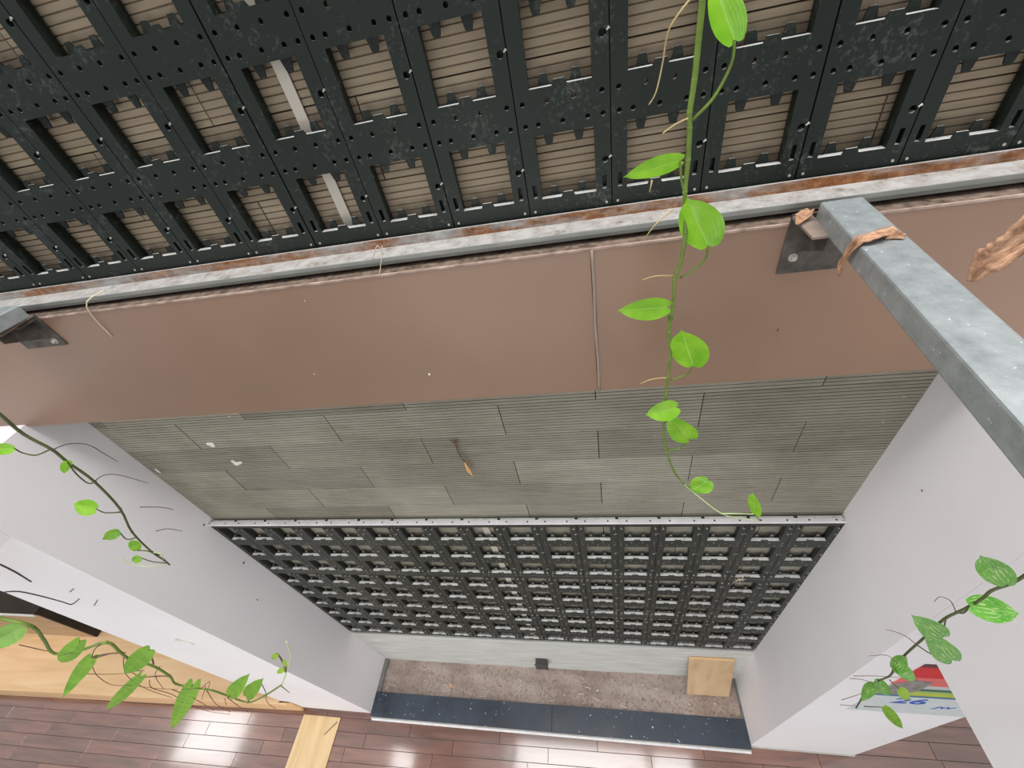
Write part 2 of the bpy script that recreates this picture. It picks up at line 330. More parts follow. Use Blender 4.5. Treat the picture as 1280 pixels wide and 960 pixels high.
def plate(bm, outer, holes, y0, y1):
    """flat plate with holes: outline in (x, z), thickness from y0 to y1"""
    cu = bpy.data.curves.new('plate_tmp', 'CURVE'); cu.dimensions = '2D'; cu.fill_mode = 'BOTH'; cu.extrude = abs(y1 - y0) / 2
    for poly in [outer] + holes:
        s = cu.splines.new('POLY'); s.points.add(len(poly) - 1)
        for i, (x, z) in enumerate(poly): s.points[i].co = (x, z, 0, 1)
        s.use_cyclic_u = True
    ob = bpy.data.objects.new('plate_tmp', cu); me = ob.to_mesh(); ym = (y0 + y1) / 2
    vs = [bm.verts.new((v.co.x, ym + v.co.z, v.co.y)) for v in me.vertices]
    for p in me.polygons:
        try: bm.faces.new([vs[i] for i in p.vertices])
        except ValueError: pass
    ob.to_mesh_clear(); bpy.data.objects.remove(ob); bpy.data.curves.remove(cu)
def copy(o, parent=None):
    c = o.copy(); COL.objects.link(c)
    if parent is not None: c.parent = parent
    for ch in kids.get(o.name, []):
        d = ch.copy(); COL.objects.link(d); d.parent = c
    return c
kids = {}

XL, XR = -2.363, 0.994
YF = -0.4535                # front of the piers
# ---------------------------------------------------------------- floor
fl = box('floor', -9.0, 5.0, -7.0, 1.2, -0.12, -0.012, 'kerb_dark'); tag(fl, 'floor of the lower room laid with glossy red-brown boards', 'floor', kind='structure')
bw = 0.1052; proto = {}
def board(x0, x1, yrow, ang=0.0125):
    L = round(x1 - x0, 3)
    if L not in proto:
        bm = bmesh.new(); g = 0.0013; add_box(bm, g, L - g, g, bw - g, -0.012, 0.0)
        top = [e for e in bm.edges if all(v.co.z > -0.001 for v in e.verts)]; bmesh.ops.bevel(bm, geom=top, offset=0.0012, segments=1, affect='EDGES')
        me = bpy.data.meshes.new('floor_board'); bmesh.ops.recalc_face_normals(bm, faces=bm.faces[:]); bm.to_mesh(me); bm.free(); me.materials.append(M('floor_wood')); proto[L] = me
    o = link(bpy.data.objects.new('floor_board', proto[L]), fl)
    c, s = math.cos(ang), math.sin(ang); px, py = x0 + 0.66, yrow + 0.583
    o.location = (-0.66 + px * c - py * s, -0.583 + px * s + py * c, 0); o.rotation_euler = (0, 0, ang)
for i in range(-10, 3):
    yr = -0.583 - bw + i * bw if i <= 0 else -0.583
    yr = -0.583 + (i - 1) * bw
    off = {0: -0.66, 1: -1.095}.get(i, (-0.66, -1.095, -0.23 - .0, -0.86)[i % 4] + R.uniform(-0.04, 0.04))
    x = off - 0.86 * 9
    lo = -7.6
    while x < 3.3:
        x1 = x + 0.86
        if x1 > lo and not (yr > -0.40): board(max(x, lo - 0.6), x1, yr)
        x = x1
for i in range(0, 10):                                   # boards beyond the right pier
    x = 1.76 + (0, .3, .6)[i % 3] * 0.7 - 0.6
    while x < 3.6:
        x0 = max(x, 1.765); x1 = x + 0.86
        if x1 - x0 > 0.05: board(x0, x1, -0.583 + (i + 2) * bw)
        x = x1
# pale strip set across the boards
st = box('threshold_strip', -3.086, -2.686, -3.2, -0.505, 0.0005, 0.012, 'pale_wood_y', bevel=0.002)
tag(st, 'pale wooden strip lying across the brown floor boards beside the left pier', 'wood strip')

# ---------------------------------------------------------------- back wall with its ribbed tiles
YT = 0.040
wb_ = box('wall_back', -3.2, 1.74, YT + 0.012, YT + 0.30, 0.0, 5.30, 'tile_backing'); tag(wb_, 'tall back wall faced with ribbed grey tiles', 'wall', kind='structure')
TW, TH = 0.742, 0.1795
def tile_mesh(name, L, mat, ribs=11, h=TH):
    bm = bmesh.new(); p = (h - 0.0004) / ribs; z0 = 0.0002; prof = []
    for i in range(ribs):
        z = z0 + i * p
        prof += [(0.0, z + 0.10 * p), (0.0, z + 0.90 * p)]
        if i < ribs - 1: prof += [(0.0042, z + 0.95 * p), (0.0042, z + 1.05 * p)]
    prof = [(0.012, z0)] + prof + [(0.012, z0 + ribs * p)]
    a = [bm.verts.new((0.0008, y, z)) for y, z in prof]; b = [bm.verts.new((L - 0.0008, y, z)) for y, z in prof]
    for i in range(len(prof) - 1): bm.faces.new((a[i], b[i], b[i + 1], a[i + 1]))
    bm.faces.new((a[-1], b[-1], b[0], a[0])); bm.faces.new(a); bm.faces.new(b[::-1])
    me = bpy.data.meshes.new(name); bmesh.ops.recalc_face_normals(bm, faces=bm.faces[:]); bm.to_mesh(me); bm.free(); me.materials.append(M(mat)); return me
tproto = {}
def tiles(z0, rows, xa, xb, mat, phase, ribs=11):
    for r in range(rows):
        x = phase[r % 2] - TW * 8
        while x < xb:
            a, b = max(x, xa), min(x + TW, xb); x += TW
            if b - a < 0.02: continue
            k = (round(b - a, 2), mat)
            if k not in tproto: tproto[k] = tile_mesh('tile', k[0], mat, ribs)
            o = link(bpy.data.objects.new('tile', tproto[k]), wb_); o.location = (a, YT + R.uniform(-0.0006, 0.0006), z0 + r * TH)
Z_A = 3.485 - 14 * TH
tiles(Z_A, 16, XL - 0.02, XR + 0.02, 'grey_tile', (-0.435, -0.066))
tiles(Z_A + 16 * TH + 0.02, 2, XL - 0.02, XR + 0.02, 'grey_tile', (-0.435, -0.066))
tiles(4.325, 8, -2.9, 1.7, 'tan_tile', (-0.066 - .12, -0.435 - .12))
# plaster skirt under the lower grid
box('plaster_skirt', XL - 0.01, XR + 0.01, -0.004, YT + 0.012, 0.0, 0.862, 'skirt_plaster', wb_, bevel=0.002)
# the light blotches on the tiles
def blotch(cx, cz, rx, rz, seed):
    rr = random.Random(seed); bm = bmesh.new(); c = bm.verts.new((cx, YT - 0.0032, cz)); ring = []
    for k in range(14):
        a = 2 * math.pi * k / 14; q = rr.uniform(0.72, 1.15) if seed != 2 else rr.uniform(0.35, 1.4)
        ring.append(bm.verts.new((cx + rx * q * math.cos(a), YT - 0.0012, cz + rz * q * math.sin(a))))
    for k in range(14): bm.faces.new((c, ring[k], ring[(k + 1) % 14]))
    from_bm('paint_blotch', bm, 'pale_chip', wb_, smooth=True)
blotch(-1.845, 3.515, 0.022, 0.020, 1); blotch(-1.81, 3.368, 0.026, 0.022, 2); blotch(-2.318, 3.328, 0.008, 0.022, 3)

# ---------------------------------------------------------------- piers with the beams they carry
def side_wall(name, xa, xb, soff, top, lab, side):
    bm = bmesh.new(); add_box(bm, xa, xb, YF, YT + 0.012, 0.0, top)
    o = from_bm(name, bm, 'white_paint'); tag(o, lab, 'wall', kind='structure')
    box('beam_casing', xa, xb, -3.2, YF - 0.0005, soff, top - 0.0005, 'white_paint', o)
    return o
wl_ = side_wall('wall_left', -3.205, XL, 3.592, 3.868, 'white left pier of the planting niche with a beam above it', -1)
wr_ = side_wall('wall_right', XR, 1.752, 2.915, 3.868, 'white right pier of the planting niche with a deep beam above it', 1)
# loose dark skirting at the pier feet
box('pier_skirting', -3.10, XL, YF - 0.012, YF, 0.0, 0.035, 'floor_wood', wl_)
box('pier_skirting', XR, 1.752, YF - 0.010, YF, 0.0, 0.012, 'kerb_stone', wr_)
# spaces beyond the piers
wf = box('wall_far', -9.0, 5.0, 0.62, 0.77, 0.0, 3.85, 'dark_brown_shade'); tag(wf, 'dark brown wall of the room beyond the piers, deep shadow in its colour', 'wall', kind='structure')  # wall colour darkened to carry the deep shadow seen past the piers

# ---------------------------------------------------------------- brown fascia
YB = -0.110
fa = box('trim_1', -4.6, 2.6, YB + 0.012, YT, 3.862, 4.318, 'dark_steel'); tag(fa, 'deep brown fascia across the wall below the steel rail', 'fascia', kind='structure')
def fpanel(x0, x1):
    box('fascia_panel', x0, x1, YB, YB + 0.012, 3.857, 4.3205, 'brown_paint', fa, bevel=0.0015)
fpanel(-3.60, -0.0605); fpanel(-0.0535, 2.2)
box('fascia_edge_highlight', -3.60, 2.2, YB - 0.0015, YB + 0.004, 4.3205, 4.3255, 'fascia_edge_highlight', fa)  # thin strip coloured as the lit top edge of the fascia
box('fascia_ledge', -3.60, 2.2, YB + 0.004, YT, 4.318, 4.3225, 'brown_paint', fa)
bm = bmesh.new(); add_tube(bm, [(-0.057, YB - 0.0005, 3.857), (-0.0555, YB - 0.0012, 3.98), (-0.058, YB - 0.001, 4.10), (-0.056, YB - 0.0012, 4.22), (-0.057, YB - 0.0005, 4.322)], 0.0042, 0.0038, 8)
from_bm('sealant_bead', bm, 'sealant', fa, smooth=True)

# ---------------------------------------------------------------- steel rail under the upper grid
rl = empty('steel_rail', (0, 0, 4.33)); tag(rl, 'rust-stained galvanised steel rail running under the upper black grid', 'rail')
def rpart(name, y0, y1, z0, z1, mat, bv=0.0008):
    o = box(name, -3.6, 2.2, y0, y1, z0 - 4.33, z1 - 4.33, mat, rl, bevel=bv); return o
rpart('rear_flange', -0.012, -0.006, 4.353, 4.3765, 'rusty_galvanised')
rpart('top_flange', -0.074, -0.012, 4.349, 4.3535, 'rusty_galvanised')
rpart('front_web', -0.077, -0.074, 4.3425, 4.3540, 'rail_grey')
rpart('lower_web', -0.073, -0.070, 4.333, 4.3425, 'rail_grey', 0.0004)
rpart('anchor_flange', -0.006, YT, 4.349, 4.3535, 'rail_grey', 0.0004)

# ---------------------------------------------------------------- lattice panels of the green wall
P = 0.2
def circ(cx, cz, r, n=8): return [(cx + r * math.cos(2 * math.pi * k / n + .2), cz + r * math.sin(2 * math.pi * k / n + .2)) for k in range(n)]
def panel_proto(r, oh, hi):
    """one moulded panel: three windows, pierced cross-bars, slotted ends; origin at its lower left front corner"""
    H = 3 * r; g = 0.0013; bar = r - oh; e0 = (bar) / 2 - 0.004
    wins = [(0.0346, 0.1642, e0 + i * r, e0 + i * r + oh) for i in range(3)]
    outer = [(g, 0.0003), (P - g, 0.0003), (P - g, H - 0.0003), (g, H - 0.0003)]
    hol = []
    nn = 8 if hi else 6
    for i in range(2):
        zt = wins[i][3]; zb = wins[i + 1][2]
        for x in (0.017, 0.070, 0.125, 0.183): hol.append(circ(x, zb - 0.024, 0.0054 if hi else 0.0042, nn))
        for x in (0.018, 0.046, 0.099, 0.152, 0.184): hol.append(circ(x, zt + 0.021, 0.0054 if hi else 0.0042, nn))
    for i in range(3): hol.append(circ(0.1865, wins[i][2] + 0.067, 0.0074, nn))
    for x in (0.0145, 0.1785):
        for z in (e0 + 0.004, H - e0 - 0.034):
            hol.append([(x, z), (x + 0.0095, z), (x + 0.0095, z + 0.030), (x, z + 0.030)])
    hol.append(circ(0.1, g + 0.014, 0.0022, nn))
    bm = bmesh.new()
    notch = []; plain = []
    for x0, x1, z0, z1 in wins:
        plain.append([(x0, z0), (x1, z0), (x1, z1), (x0, z1)])
        notch.append([(x0, z0), (x0 + .047, z0), (x0 + .052, z0 + .010), (x0 + .074, z0 + .010), (x0 + .079, z0), (x1, z0), (x1, z1), (x0, z1)])
    plate(bm, outer, notch + hol, 0.0, 0.003)
    plate(bm, outer, plain + hol, 0.003, 0.0165)
    plate(bm, [(0.008, 0.008), (P - .008, 0.008), (P - .008, H - .008), (0.008, H - .008)], [[(x0 - .004, z0 - .036), (x1 + .004, z0 - .036), (x1 + .004, z1 + .006), (x0 - .004, z1 + .006)] for x0, x1, z0, z1 in wins], 0.0165, 0.034)
    pm_ = 'black_plastic' if hi else 'dusty_plastic'; body = from_bm('lattice_panel', bm, pm_)
    tabs = []
    def tab(bm, cx, z, up, w=0.013):
        s = 1 if up else -1; h = 0.021 if up else 0.024
        pts = [(cx - w, z - s * .003), (cx + w, z - s * .003), (cx + w * .66, z + s * h * .8), (cx + w * .5, z + s * h), (cx - w * .5, z + s * h), (cx - w * .66, z + s * h * .8)]
        a = [bm.verts.new((x, .0170, zz)) for x, zz in pts]; b = [bm.verts.new((x, .0200, zz)) for x, zz in pts]
        bm.faces.new(a); bm.faces.new(b[::-1])
        for k in range(6): bm.faces.new((a[k], b[k], b[(k + 1) % 6], a[(k + 1) % 6]))
    ks = []
    if hi:
        for x0, x1, z0, z1 in wins:
            for cx, z, up in ((x0 + .030, z0, True), (x0 + .097, z0, True), (x0 + .030, z1, False), (x0 + .097, z1, False)):
                bm = bmesh.new(); tab(bm, cx, z, up); ks.append(from_bm('tab', bm, pm_, body))
    else:
        bm = bmesh.new()
        for x0, x1, z0, z1 in wins:
            for cx, z, up in ((x0 + .030, z0, True), (x0 + .097, z0, True), (x0 + .030, z1, False), (x0 + .097, z1, False)): tab(bm, cx, z, up)
        t = from_bm('tab', bm, pm_, body); t['kind'] = 'stuff'; ks.append(t)
    # light screws and the pegs that clip neighbours together
    bm = bmesh.new()
    for i in range(3): add_tube(bm, [(0.1945, -0.001, wins[i][2] + .0695), (0.1975, -0.001, wins[i][2] + .072), (0.2000, -0.0012, wins[i][2] + .0735)], 0.0014, 0.0026, 6, sub=1)
    for x in (0.0135, 0.187): add_disc(bm, (x, -0.0014, 0.011), 0.0030, 0.003, 8)
    s = from_bm('peg', bm, 'bolt_zinc', body); s['kind'] = 'stuff'; ks.append(s)
    kids[body.name] = ks
    return body
ORD = ['', 'first', 'second', 'third', 'fourth', 'fifth', 'sixth', 'seventh', 'eighth', 'ninth', 'tenth', 'eleventh', 'twelfth', 'thirteenth', 'fourteenth', 'fifteenth', 'sixteenth', 'seventeenth', 'eighteenth']
RU = 0.2234
up = panel_proto(RU, 0.1366, True)
# upper grid: bottom window sills at z = 4.414
cols_u = list(range(-11, 5)); n = 0
for k in cols_u:
    o = up if n == 0 else copy(up); n += 1
    o.location = (k * P + R.uniform(-.0006, .0006), 0.0 + R.uniform(-.0012, .0004), 4.414 - (RU - .1366) / 2 + 0.004)
    place = 'column %s from the right frame edge' % ORD[5 - k] if k > -3 else 'column %s from the left frame edge' % ORD[k + 12]
    tag(o, 'black plastic lattice panel of the upper grid, %s' % place.replace('column ', '') .replace('from', 'column from'), 'lattice panel', 'lattice panels of the upper grid')
RLo, OHo = 0.2145, 0.143
lo = panel_proto(RLo, OHo, False)
zb0 = 2.8335 - 9 * RLo; n = 0
rowname = ['bottom tier', 'middle tier', 'top tier']
for j in range(3):
    for k in range(-12, 5):
        o = lo if n == 0 else copy(lo); n += 1
        o.location = (k * P + R.uniform(-.0005, .0005) + (0.0385 if k == -12 else 0), 0.0006 * math.sin(k * 3.7), zb0 + j * 3 * RLo)
        o.scale = (0.807 if k == -12 else 1, 1, 1)
        if k < -4: pl = '%s column from the left white wall' % ORD[k + 13]
        else: pl = '%s column from the right white wall' % ORD[5 - k]
        tag(o, 'black lattice panel of the lower grid, %s, %s' % (rowname[j], pl), 'lattice panel', 'lattice panels of the lower grid')
# dusty capping strip on the lower grid
cp = empty('capping_strip', (0, 0, 2.835)); tag(cp, 'dusty light metal strip capping the lower black grid', 'metal strip')
bm = bmesh.new(); add_box(bm, XL + .004, XR - .02, -0.003, 0.0165, 0.0005, 0.004); from_bm('strip_top', bm, 'cap_metal', cp)
bm = bmesh.new()
for k in range(-12, 5):
    for dx in (0.045, 0.155): add_disc(bm, (k * P + dx, 0.0065, 0.0046), 0.0045, 0.0006, 8, 'Z')
hs = from_bm('screw_hole', bm, 'tile_backing', cp); hs['kind'] = 'stuff'
bm = bmesh.new(); add_box(bm, XL + .004, XR - .004, -0.0045, -0.003, -0.007, 0.004); from_bm('strip_lip', bm, 'cap_metal', cp)

# vertical straps seen through the windows
bm = bmesh.new(); add_box(bm, -0.712, -0.684, YT - 0.007, YT - 0.0045, 4.33, 5.6); s = from_bm('mounting_strap', bm, 'strap'); tag(s, 'pale vertical strap behind the upper black grid', 'strap')
bm = bmesh.new(); add_box(bm, -0.712, -0.676, YT - 0.007, YT - 0.0045, 0.88, 2.82); s = from_bm('mounting_strap', bm, 'strap'); tag(s, 'pale vertical strap behind the lower black grid', 'strap')

# ---------------------------------------------------------------- planter
pl_ = empty('planter_kerb', (0, 0, 0)); tag(pl_, 'planter kerb capped with white-flecked black granite at the wall foot', 'planter kerb')
box('granite_slab', XL + 0.001, -0.625, -0.482, -0.287, 0.040, 0.062, 'black_granite', pl_, bevel=0.0015)
box('granite_slab', -0.6235, XR - 0.001, -0.482, -0.287, 0.040, 0.062, 'black_granite', pl_, bevel=0.0015)
box('kerb_face', XL + 0.001, XR - 0.001, -0.488, -0.290, 0.012, 0.040, 'kerb_stone', pl_)
box('base_trim', XL + 0.001, XR + 0.0, -0.503, -0.488, 0.0005, 0.012, 'cap_metal', pl_, bevel=0.001)
box('kerb_side', XL + 0.001, XL + 0.040, -0.2865, -0.0055, 0.0, 0.060, 'kerb_dark', pl_)
box('kerb_side', XR - 0.022, XR - 0.001, -0.2865, -0.0055, 0.0, 0.066, 'kerb_dark', pl_)
def soil_z(x, y):
    t = (x - XL) / (XR - XL)
    return 0.028 + 0.03 * t + 0.006 * math.sin(x * 9 + y * 14) + 0.004 * math.sin(x * 31 + 2) + 0.004 * math.sin(y * 47 + x * 5)
bm = bmesh.new(); nx, ny = 150, 14; gr = []
xa, xb, ya, yb = XL + 0.040, XR - 0.022, -0.2868, -0.0045
for j in range(ny + 1):
    gr.append([bm.verts.new((xa + (xb - xa) * i / nx, ya + (yb - ya) * j / ny, soil_z(xa + (xb - xa) * i / nx, ya + (yb - ya) * j / ny) + R.uniform(-.003, .003))) for i in range(nx + 1)])
for j in range(ny):
    for i in range(nx): bm.faces.new((gr[j][i], gr[j][i + 1], gr[j + 1][i + 1], gr[j + 1][i]))
s = from_bm('soil_bed', bm, 'dry_soil', smooth=True); tag(s, 'dry brown soil filling the planter behind the granite kerb', 'soil', kind='stuff')
bm = bmesh.new()
def crumb(bm, x, y, z, s):
    m = Matrix.Translation((x, y, z)) @ Matrix.Rotation(R.uniform(0, 6), 4, 'Z') @ Matrix.Rotation(R.uniform(-.6, .6), 4, 'X') @ Matrix.Diagonal((s * R.uniform(.7, 1.6), s * R.uniform(.5, 1), s * R.uniform(.4, .8), 1))
    bmesh.ops.create_icosphere(bm, subdivisions=1, radius=1, matrix=m)
for i in range(520):
    x = R.uniform(xa + .01, xb - .01); y = R.uniform(ya + .008, yb - .01)
    if R.random() < .55: y = ya + abs(R.gauss(0, .05)) + .006
    if y > yb - .01: continue
    crumb(bm, x, y, soil_z(x, y) + .001, R.uniform(.003, .008))
s = from_bm('soil_crumbs', bm, 'soil_crumb'); tag(s, 'dark crumbs scattered over the dry soil', 'soil crumbs', kind='stuff')
bm = bmesh.new()
for i in range(46):
    x = R.uniform(xa + .03, xb - .03); y = R.uniform(ya + .01, yb - .05); z = soil_z(x, y) + .005
    if R.random() < .5: crumb(bm, x, y, z, R.uniform(.004, .009))
    else:
        a = R.uniform(0, 3.14); l = R.uniform(.015, .04); add_tube(bm, [(x - l * math.cos(a), y - l * math.sin(a) * .5, z), (x + l * math.cos(a), y + l * math.sin(a) * .5, z + .003)], .0022, .0016, 5, sub=1)
s = from_bm('pale_litter', bm, 'pale_chip'); tag(s, 'white chips and straws strewn on the dry soil', 'litter', kind='stuff')
def crumpled(name, pts, ws, mat, lift=0.004, parent=None, seed=1, nseg=10, nrm=(0, 0, 1), thick=0.0008):
    """a dead, curled leaf following pts with half widths ws"""
    rr = random.Random(seed); pts = [Vector(p) for p in pts]; n = len(pts); bm = bmesh.new(); rows = []
    tot = nseg
    for i in range(tot + 1):
        t = i / tot * (n - 1); a = min(int(t), n - 2); f = t - a
        p = pts[a].lerp(pts[a + 1], f); w = ws[a] * (1 - f) + ws[a + 1] * f
        d = (pts[a + 1] - pts[a]).normalized(); s = d.cross(Vector(nrm)).normalized(); u = s.cross(d)
        row = []
        for k in range(7):
            q = (k - 3) / 3
            row.append(bm.verts.new(p + s * w * q * rr.uniform(.85, 1.15) + u * (abs(q) ** 1.4 * w * .75 * (1 if k % 2 else .55) + rr.uniform(-.12, .12) * w + lift)))
        rows.append(row)
    for i in range(tot):
        for k in range(6): bm.faces.new((rows[i][k], rows[i][k + 1], rows[i + 1][k + 1], rows[i + 1][k]))
    o = from_bm(name, bm, mat, parent, smooth=True); md = o.modifiers.new('t', 'SOLIDIFY'); md.thickness = thick; return o
s = crumpled('fallen_leaf', [(-1.635, -.185, .045), (-1.617, -.196, .047), (-1.598, -.20, .045)], [.006, .018, .004], 'dry_orange', seed=3)
tag(s, 'small orange fallen leaf on the soil near the left pier', 'dry leaf')

# pale board leaning in the corner
bd = empty('leaning_board', (0.72, -0.09, 0.055)); tag(bd, 'pale square-cut wooden board leaning against the skirt by the right pier', 'wooden board')
def lean(name, mat, off0, off1, x0b, x1b, x0t, x1t, thick):
    bm = bmesh.new(); yb_, zb_, yt_, zt_ = -0.140, 0.058, -0.024, 0.690
    d = Vector((0, yt_ - yb_, zt_ - zb_)).normalized(); nn = Vector((0, -d.z, d.y))
    P0 = []
    for (x, t) in ((x0b, 0), (x1b, 0), (x1t, 1), (x0t, 1)):
        P0.append(Vector((x, yb_ + (yt_ - yb_) * (off0 + (off1 - off0) * t), zb_ + (zt_ - zb_) * (off0 + (off1 - off0) * t))))
    o0 = Vector((0.72, -0.09, 0.055)); a = [bm.verts.new(p - o0) for p in P0]; b = [bm.verts.new(p - nn * thick - o0) for p in P0]
    bm.faces.new(a); bm.faces.new(b[::-1])
    for k in range(4): bm.faces.new((a[k], b[k], b[(k + 1) % 4], a[(k + 1) % 4]))
    return from_bm(name, bm, mat, bd)
lean('panel', 'board_wood', 0.0, 0.992, 0.566, 0.912, 0.543, 0.884, 0.016)
lean('top_edge', 'pale_wood', 0.9922, 1.0, 0.543, 0.884, 0.543, 0.884, 0.017)

# dark socket box on the skirt
so = empty('outdoor_socket', (-0.695, -0.004, 0.33)); tag(so, 'small dark socket box on the plaster skirt above the soil', 'socket box')
box('body', -0.052, 0.052, -0.050, -0.0005, -0.075, 0.045, 'dark_socket', so, bevel=0.006)
box('cover_flap', -0.058, 0.058, -0.058, -0.048, -0.085, 0.055, 'dark_socket', so, bevel=0.004)

# ---------------------------------------------------------------- things beyond the left pier
pf = empty('wooden_platform', (-3.1, -0.5, 0)); tag(pf, 'long low pale-wood platform on the floor beyond the left pier', 'platform')
def pbox(name, x0, x1, y0, y1, z0, z1, mat, bv=0.003):
    o = box(name, x0 + 3.1, x1 + 3.1, y0 + .5, y1 + .5, z0, z1, mat, pf, bevel=bv); return o
pbox('top_board', -7.6, -3.215, -0.478, 0.50, 0.268, 0.300, 'pale_wood')
pbox('top_board', -3.214, -3.118, -0.478, -0.4655, 0.268, 0.300, 'pale_wood')
pbox('front_board', -7.6, -3.110, -0.478, -0.450 - .006, 0.0, 0.262, 'pale_wood')
pbox('side_board', -3.125, -3.108, -0.4555, -0.4545 + .0, 0.0, 0.0, 'pale_wood') if False else None
pf.rotation_euler = (0, 0, 0.024)
cb = empty('low_cabinet', (-6.4, 0.2, 0.3)); tag(cb, 'low light-brown cabinet standing on the pale platform at left', 'cabinet')
box('body', -1.4, 0.53, -0.22, 0.30, 0.002, 0.735, 'cabinet_wood', cb, bevel=0.003)
box('top', -1.42, 0.55, -0.225, 0.31, 0.737, 0.762, 'dark_brown_shade', cb, bevel=0.002)
box('top_edge', -1.42, 0.55, -0.24, -0.2255, 0.732, 0.764, 'pale_chip', cb, bevel=0.002)
box('side_shade', 0.531, 0.56, -0.215, 0.30, 0.002, 0.735, 'dark_brown_shade', cb)  # dark sheet standing in for the shade on the cabinet's right side
box('rear_case', -1.40, 0.40, 0.02, 0.30, 0.7625, 1.10, 'cabinet_wood', cb, bevel=0.003)

# ---------------------------------------------------------------- poster on the right pier
ps = empty('wall_poster', (1.19, YF - 0.0005, 0)); tag(ps, 'red, green and white printed poster numbered 26 on the right pier', 'poster')
bm = bmesh.new(); add_box(bm, 0.0, 0.545, -0.003, 0.0, 1.60, 2.50); from_bm('sheet', bm, 'poster_print', ps)
bm = bmesh.new(); vs = [(0.006, 1.995), (0.115, 1.995), (0.145, 2.10), (0.14, 2.24), (0.06, 2.27), (0.006, 2.17)]
a = [bm.verts.new((x, -0.0042, z)) for x, z in vs]; b = [bm.verts.new((x, -0.0030, z)) for x, z in vs]; bm.faces.new(a); bm.faces.new(b[::-1])
for k in range(6): bm.faces.new((a[k], b[k], b[(k + 1) % 6], a[(k + 1) % 6]))
from_bm('grey_picture', bm, 'print_grey', ps)
def text(body, x, z, size, mat, shear=0.0, name='lettering'):
    cu = bpy.data.curves.new('txt', 'FONT'); cu.body = body; cu.size = size; cu.extrude = 0.0006; cu.shear = shear; cu.resolution_u = 4; cu.offset = size * 0.02
    ob = bpy.data.objects.new('txt', cu); COL.objects.link(ob); bpy.context.view_layer.update()
    me = bpy.data.meshes.new_from_object(ob); bpy.data.objects.remove(ob)
    for v in me.vertices: v.co = Vector((x + v.co.x, -0.0036 - v.co.z, z + v.co.y))
    me.materials.clear(); me.materials.append(M(mat)); link(bpy.data.objects.new(name, me), ps)
text('26', 0.122, 1.822, 0.150, 'print_blue', 0.0)
text('JW', 0.345, 1.755, 0.060, 'print_blue', 0.1)

# ---------------------------------------------------------------- galvanised beams and their brackets
BD = Vector((-0.11147, -0.99317, 0.03432))          # away from the wall
def beam(name, a, w, h, length, label):
    """rectangular tube; a = upper inner corner at the wall end, w to the outside"""
    side = Vector((1, 0, 0)) * w; dn = Vector((0, 0, -h)); o = empty(name, a); tag(o, label, 'beam')
    bm = bmesh.new(); A = Vector((0, 0, 0)); t = 0.004
    def ring(q, ins): 
        sx_ = 1 if w > 0 else -1
        return [q + Vector((ins * sx_, 0, -ins)), q + side + Vector((-ins * sx_, 0, -ins)), q + side + dn + Vector((-ins * sx_, 0, ins)), q + dn + Vector((ins * sx_, 0, ins))]
    def rnd(q, ins):                                # rounded corners: three points each
        c = ring(q, ins); out = []; rad = 0.004 if ins == 0 else 0.002
        for i in range(4):
            p = c[i]; pv = (c[i - 1] - p).normalized(); nx_ = (c[(i + 1) % 4] - p).normalized()
            out += [p + pv * rad, p + (pv + nx_) * rad * .3, p + nx_ * rad]
        return out
    r1 = [bm.verts.new(p) for p in rnd(A, 0)]; r2 = [bm.verts.new(p) for p in rnd(A + BD * length, 0)]
    r3 = [bm.verts.new(p) for p in rnd(A, t)]; r4 = [bm.verts.new(p) for p in rnd(A + BD * length, t)]
    m = len(r1)
    for k in range(m):
        j = (k + 1) % m; bm.faces.new((r1[k], r1[j], r2[j], r2[k])); bm.faces.new((r3[k], r4[k], r4[j], r3[j])); bm.faces.new((r1[k], r3[k], r3[j], r1[j])); bm.faces.new((r2[k], r2[j], r4[j], r4[k]))
    from_bm('tube', bm, 'zinc', o)
    return o
b1 = beam('galvanised_beam', (0.39705, -0.140, 4.3767), 0.076, 0.040, 2.6, 'galvanised steel box beam running from the brown fascia to the lower right')
b2 = beam('galvanised_beam', (-1.708, -0.140, 4.3865), -0.090, 0.042, 2.6, 'stub of galvanised box beam cut by the left frame edge')
def bracket(x0, x1, zt, zb_, side, label):
    o = empty('steel_bracket', ((x0 + x1) / 2, YB, zt)); tag(o, label, 'bracket'); cx = (x0 + x1) / 2; lx = lambda v: v - cx
    box('wall_plate', lx(x0), lx(x1), -0.006, -0.0008, zb_ - zt, 0.004, 'dark_steel', o, bevel=0.001)
    s0, s1 = (x0, x0 + 0.036) if side > 0 else (x1 - 0.036, x1)
    box('shelf_angle', lx(s0) - .0, lx(s1), -0.108, -0.0062, -0.004, 0.002, 'brown_steel', o, bevel=0.001)
    q0, q1 = (s0, s1)
    bm = bmesh.new()                                  # triangular gusset below the shelf
    xg = lx(q1) - .006 if side > 0 else lx(q0)
    for xx in (xg,):
        pa = [(xx, -0.106, -0.0042), (xx, -0.0062, -0.0042), (xx, -0.0062, -0.085), (xx, -0.030, -0.070), (xx, -0.104, -0.032)]
        a = [bm.verts.new(p) for p in pa]; b = [bm.verts.new((p[0] + .006, p[1], p[2])) for p in pa]
        bm.faces.new(a); bm.faces.new(b[::-1])
        for k in range(5): bm.faces.new((a[k], b[k], b[(k + 1) % 5], a[(k + 1) % 5]))
    from_bm('gusset', bm, 'dark_steel', o)
    box('seat_plate', lx(min(x0, x1)) + .02, lx(max(x0, x1)) - .002, -0.060, -0.0064, -0.014, -0.0065, 'dark_steel', o)
    bm = bmesh.new(); bx_ = lx(x0) + 0.024 if side > 0 else lx(x1) - 0.024
    add_disc(bm, (bx_, -0.0095, -0.095), 0.0095, 0.0034, 12); add_disc(bm, (bx_, -0.0165, -0.095), 0.0060, 0.0068, 6)
    from_bm('bolt', bm, 'bolt_zinc', o)
    return o
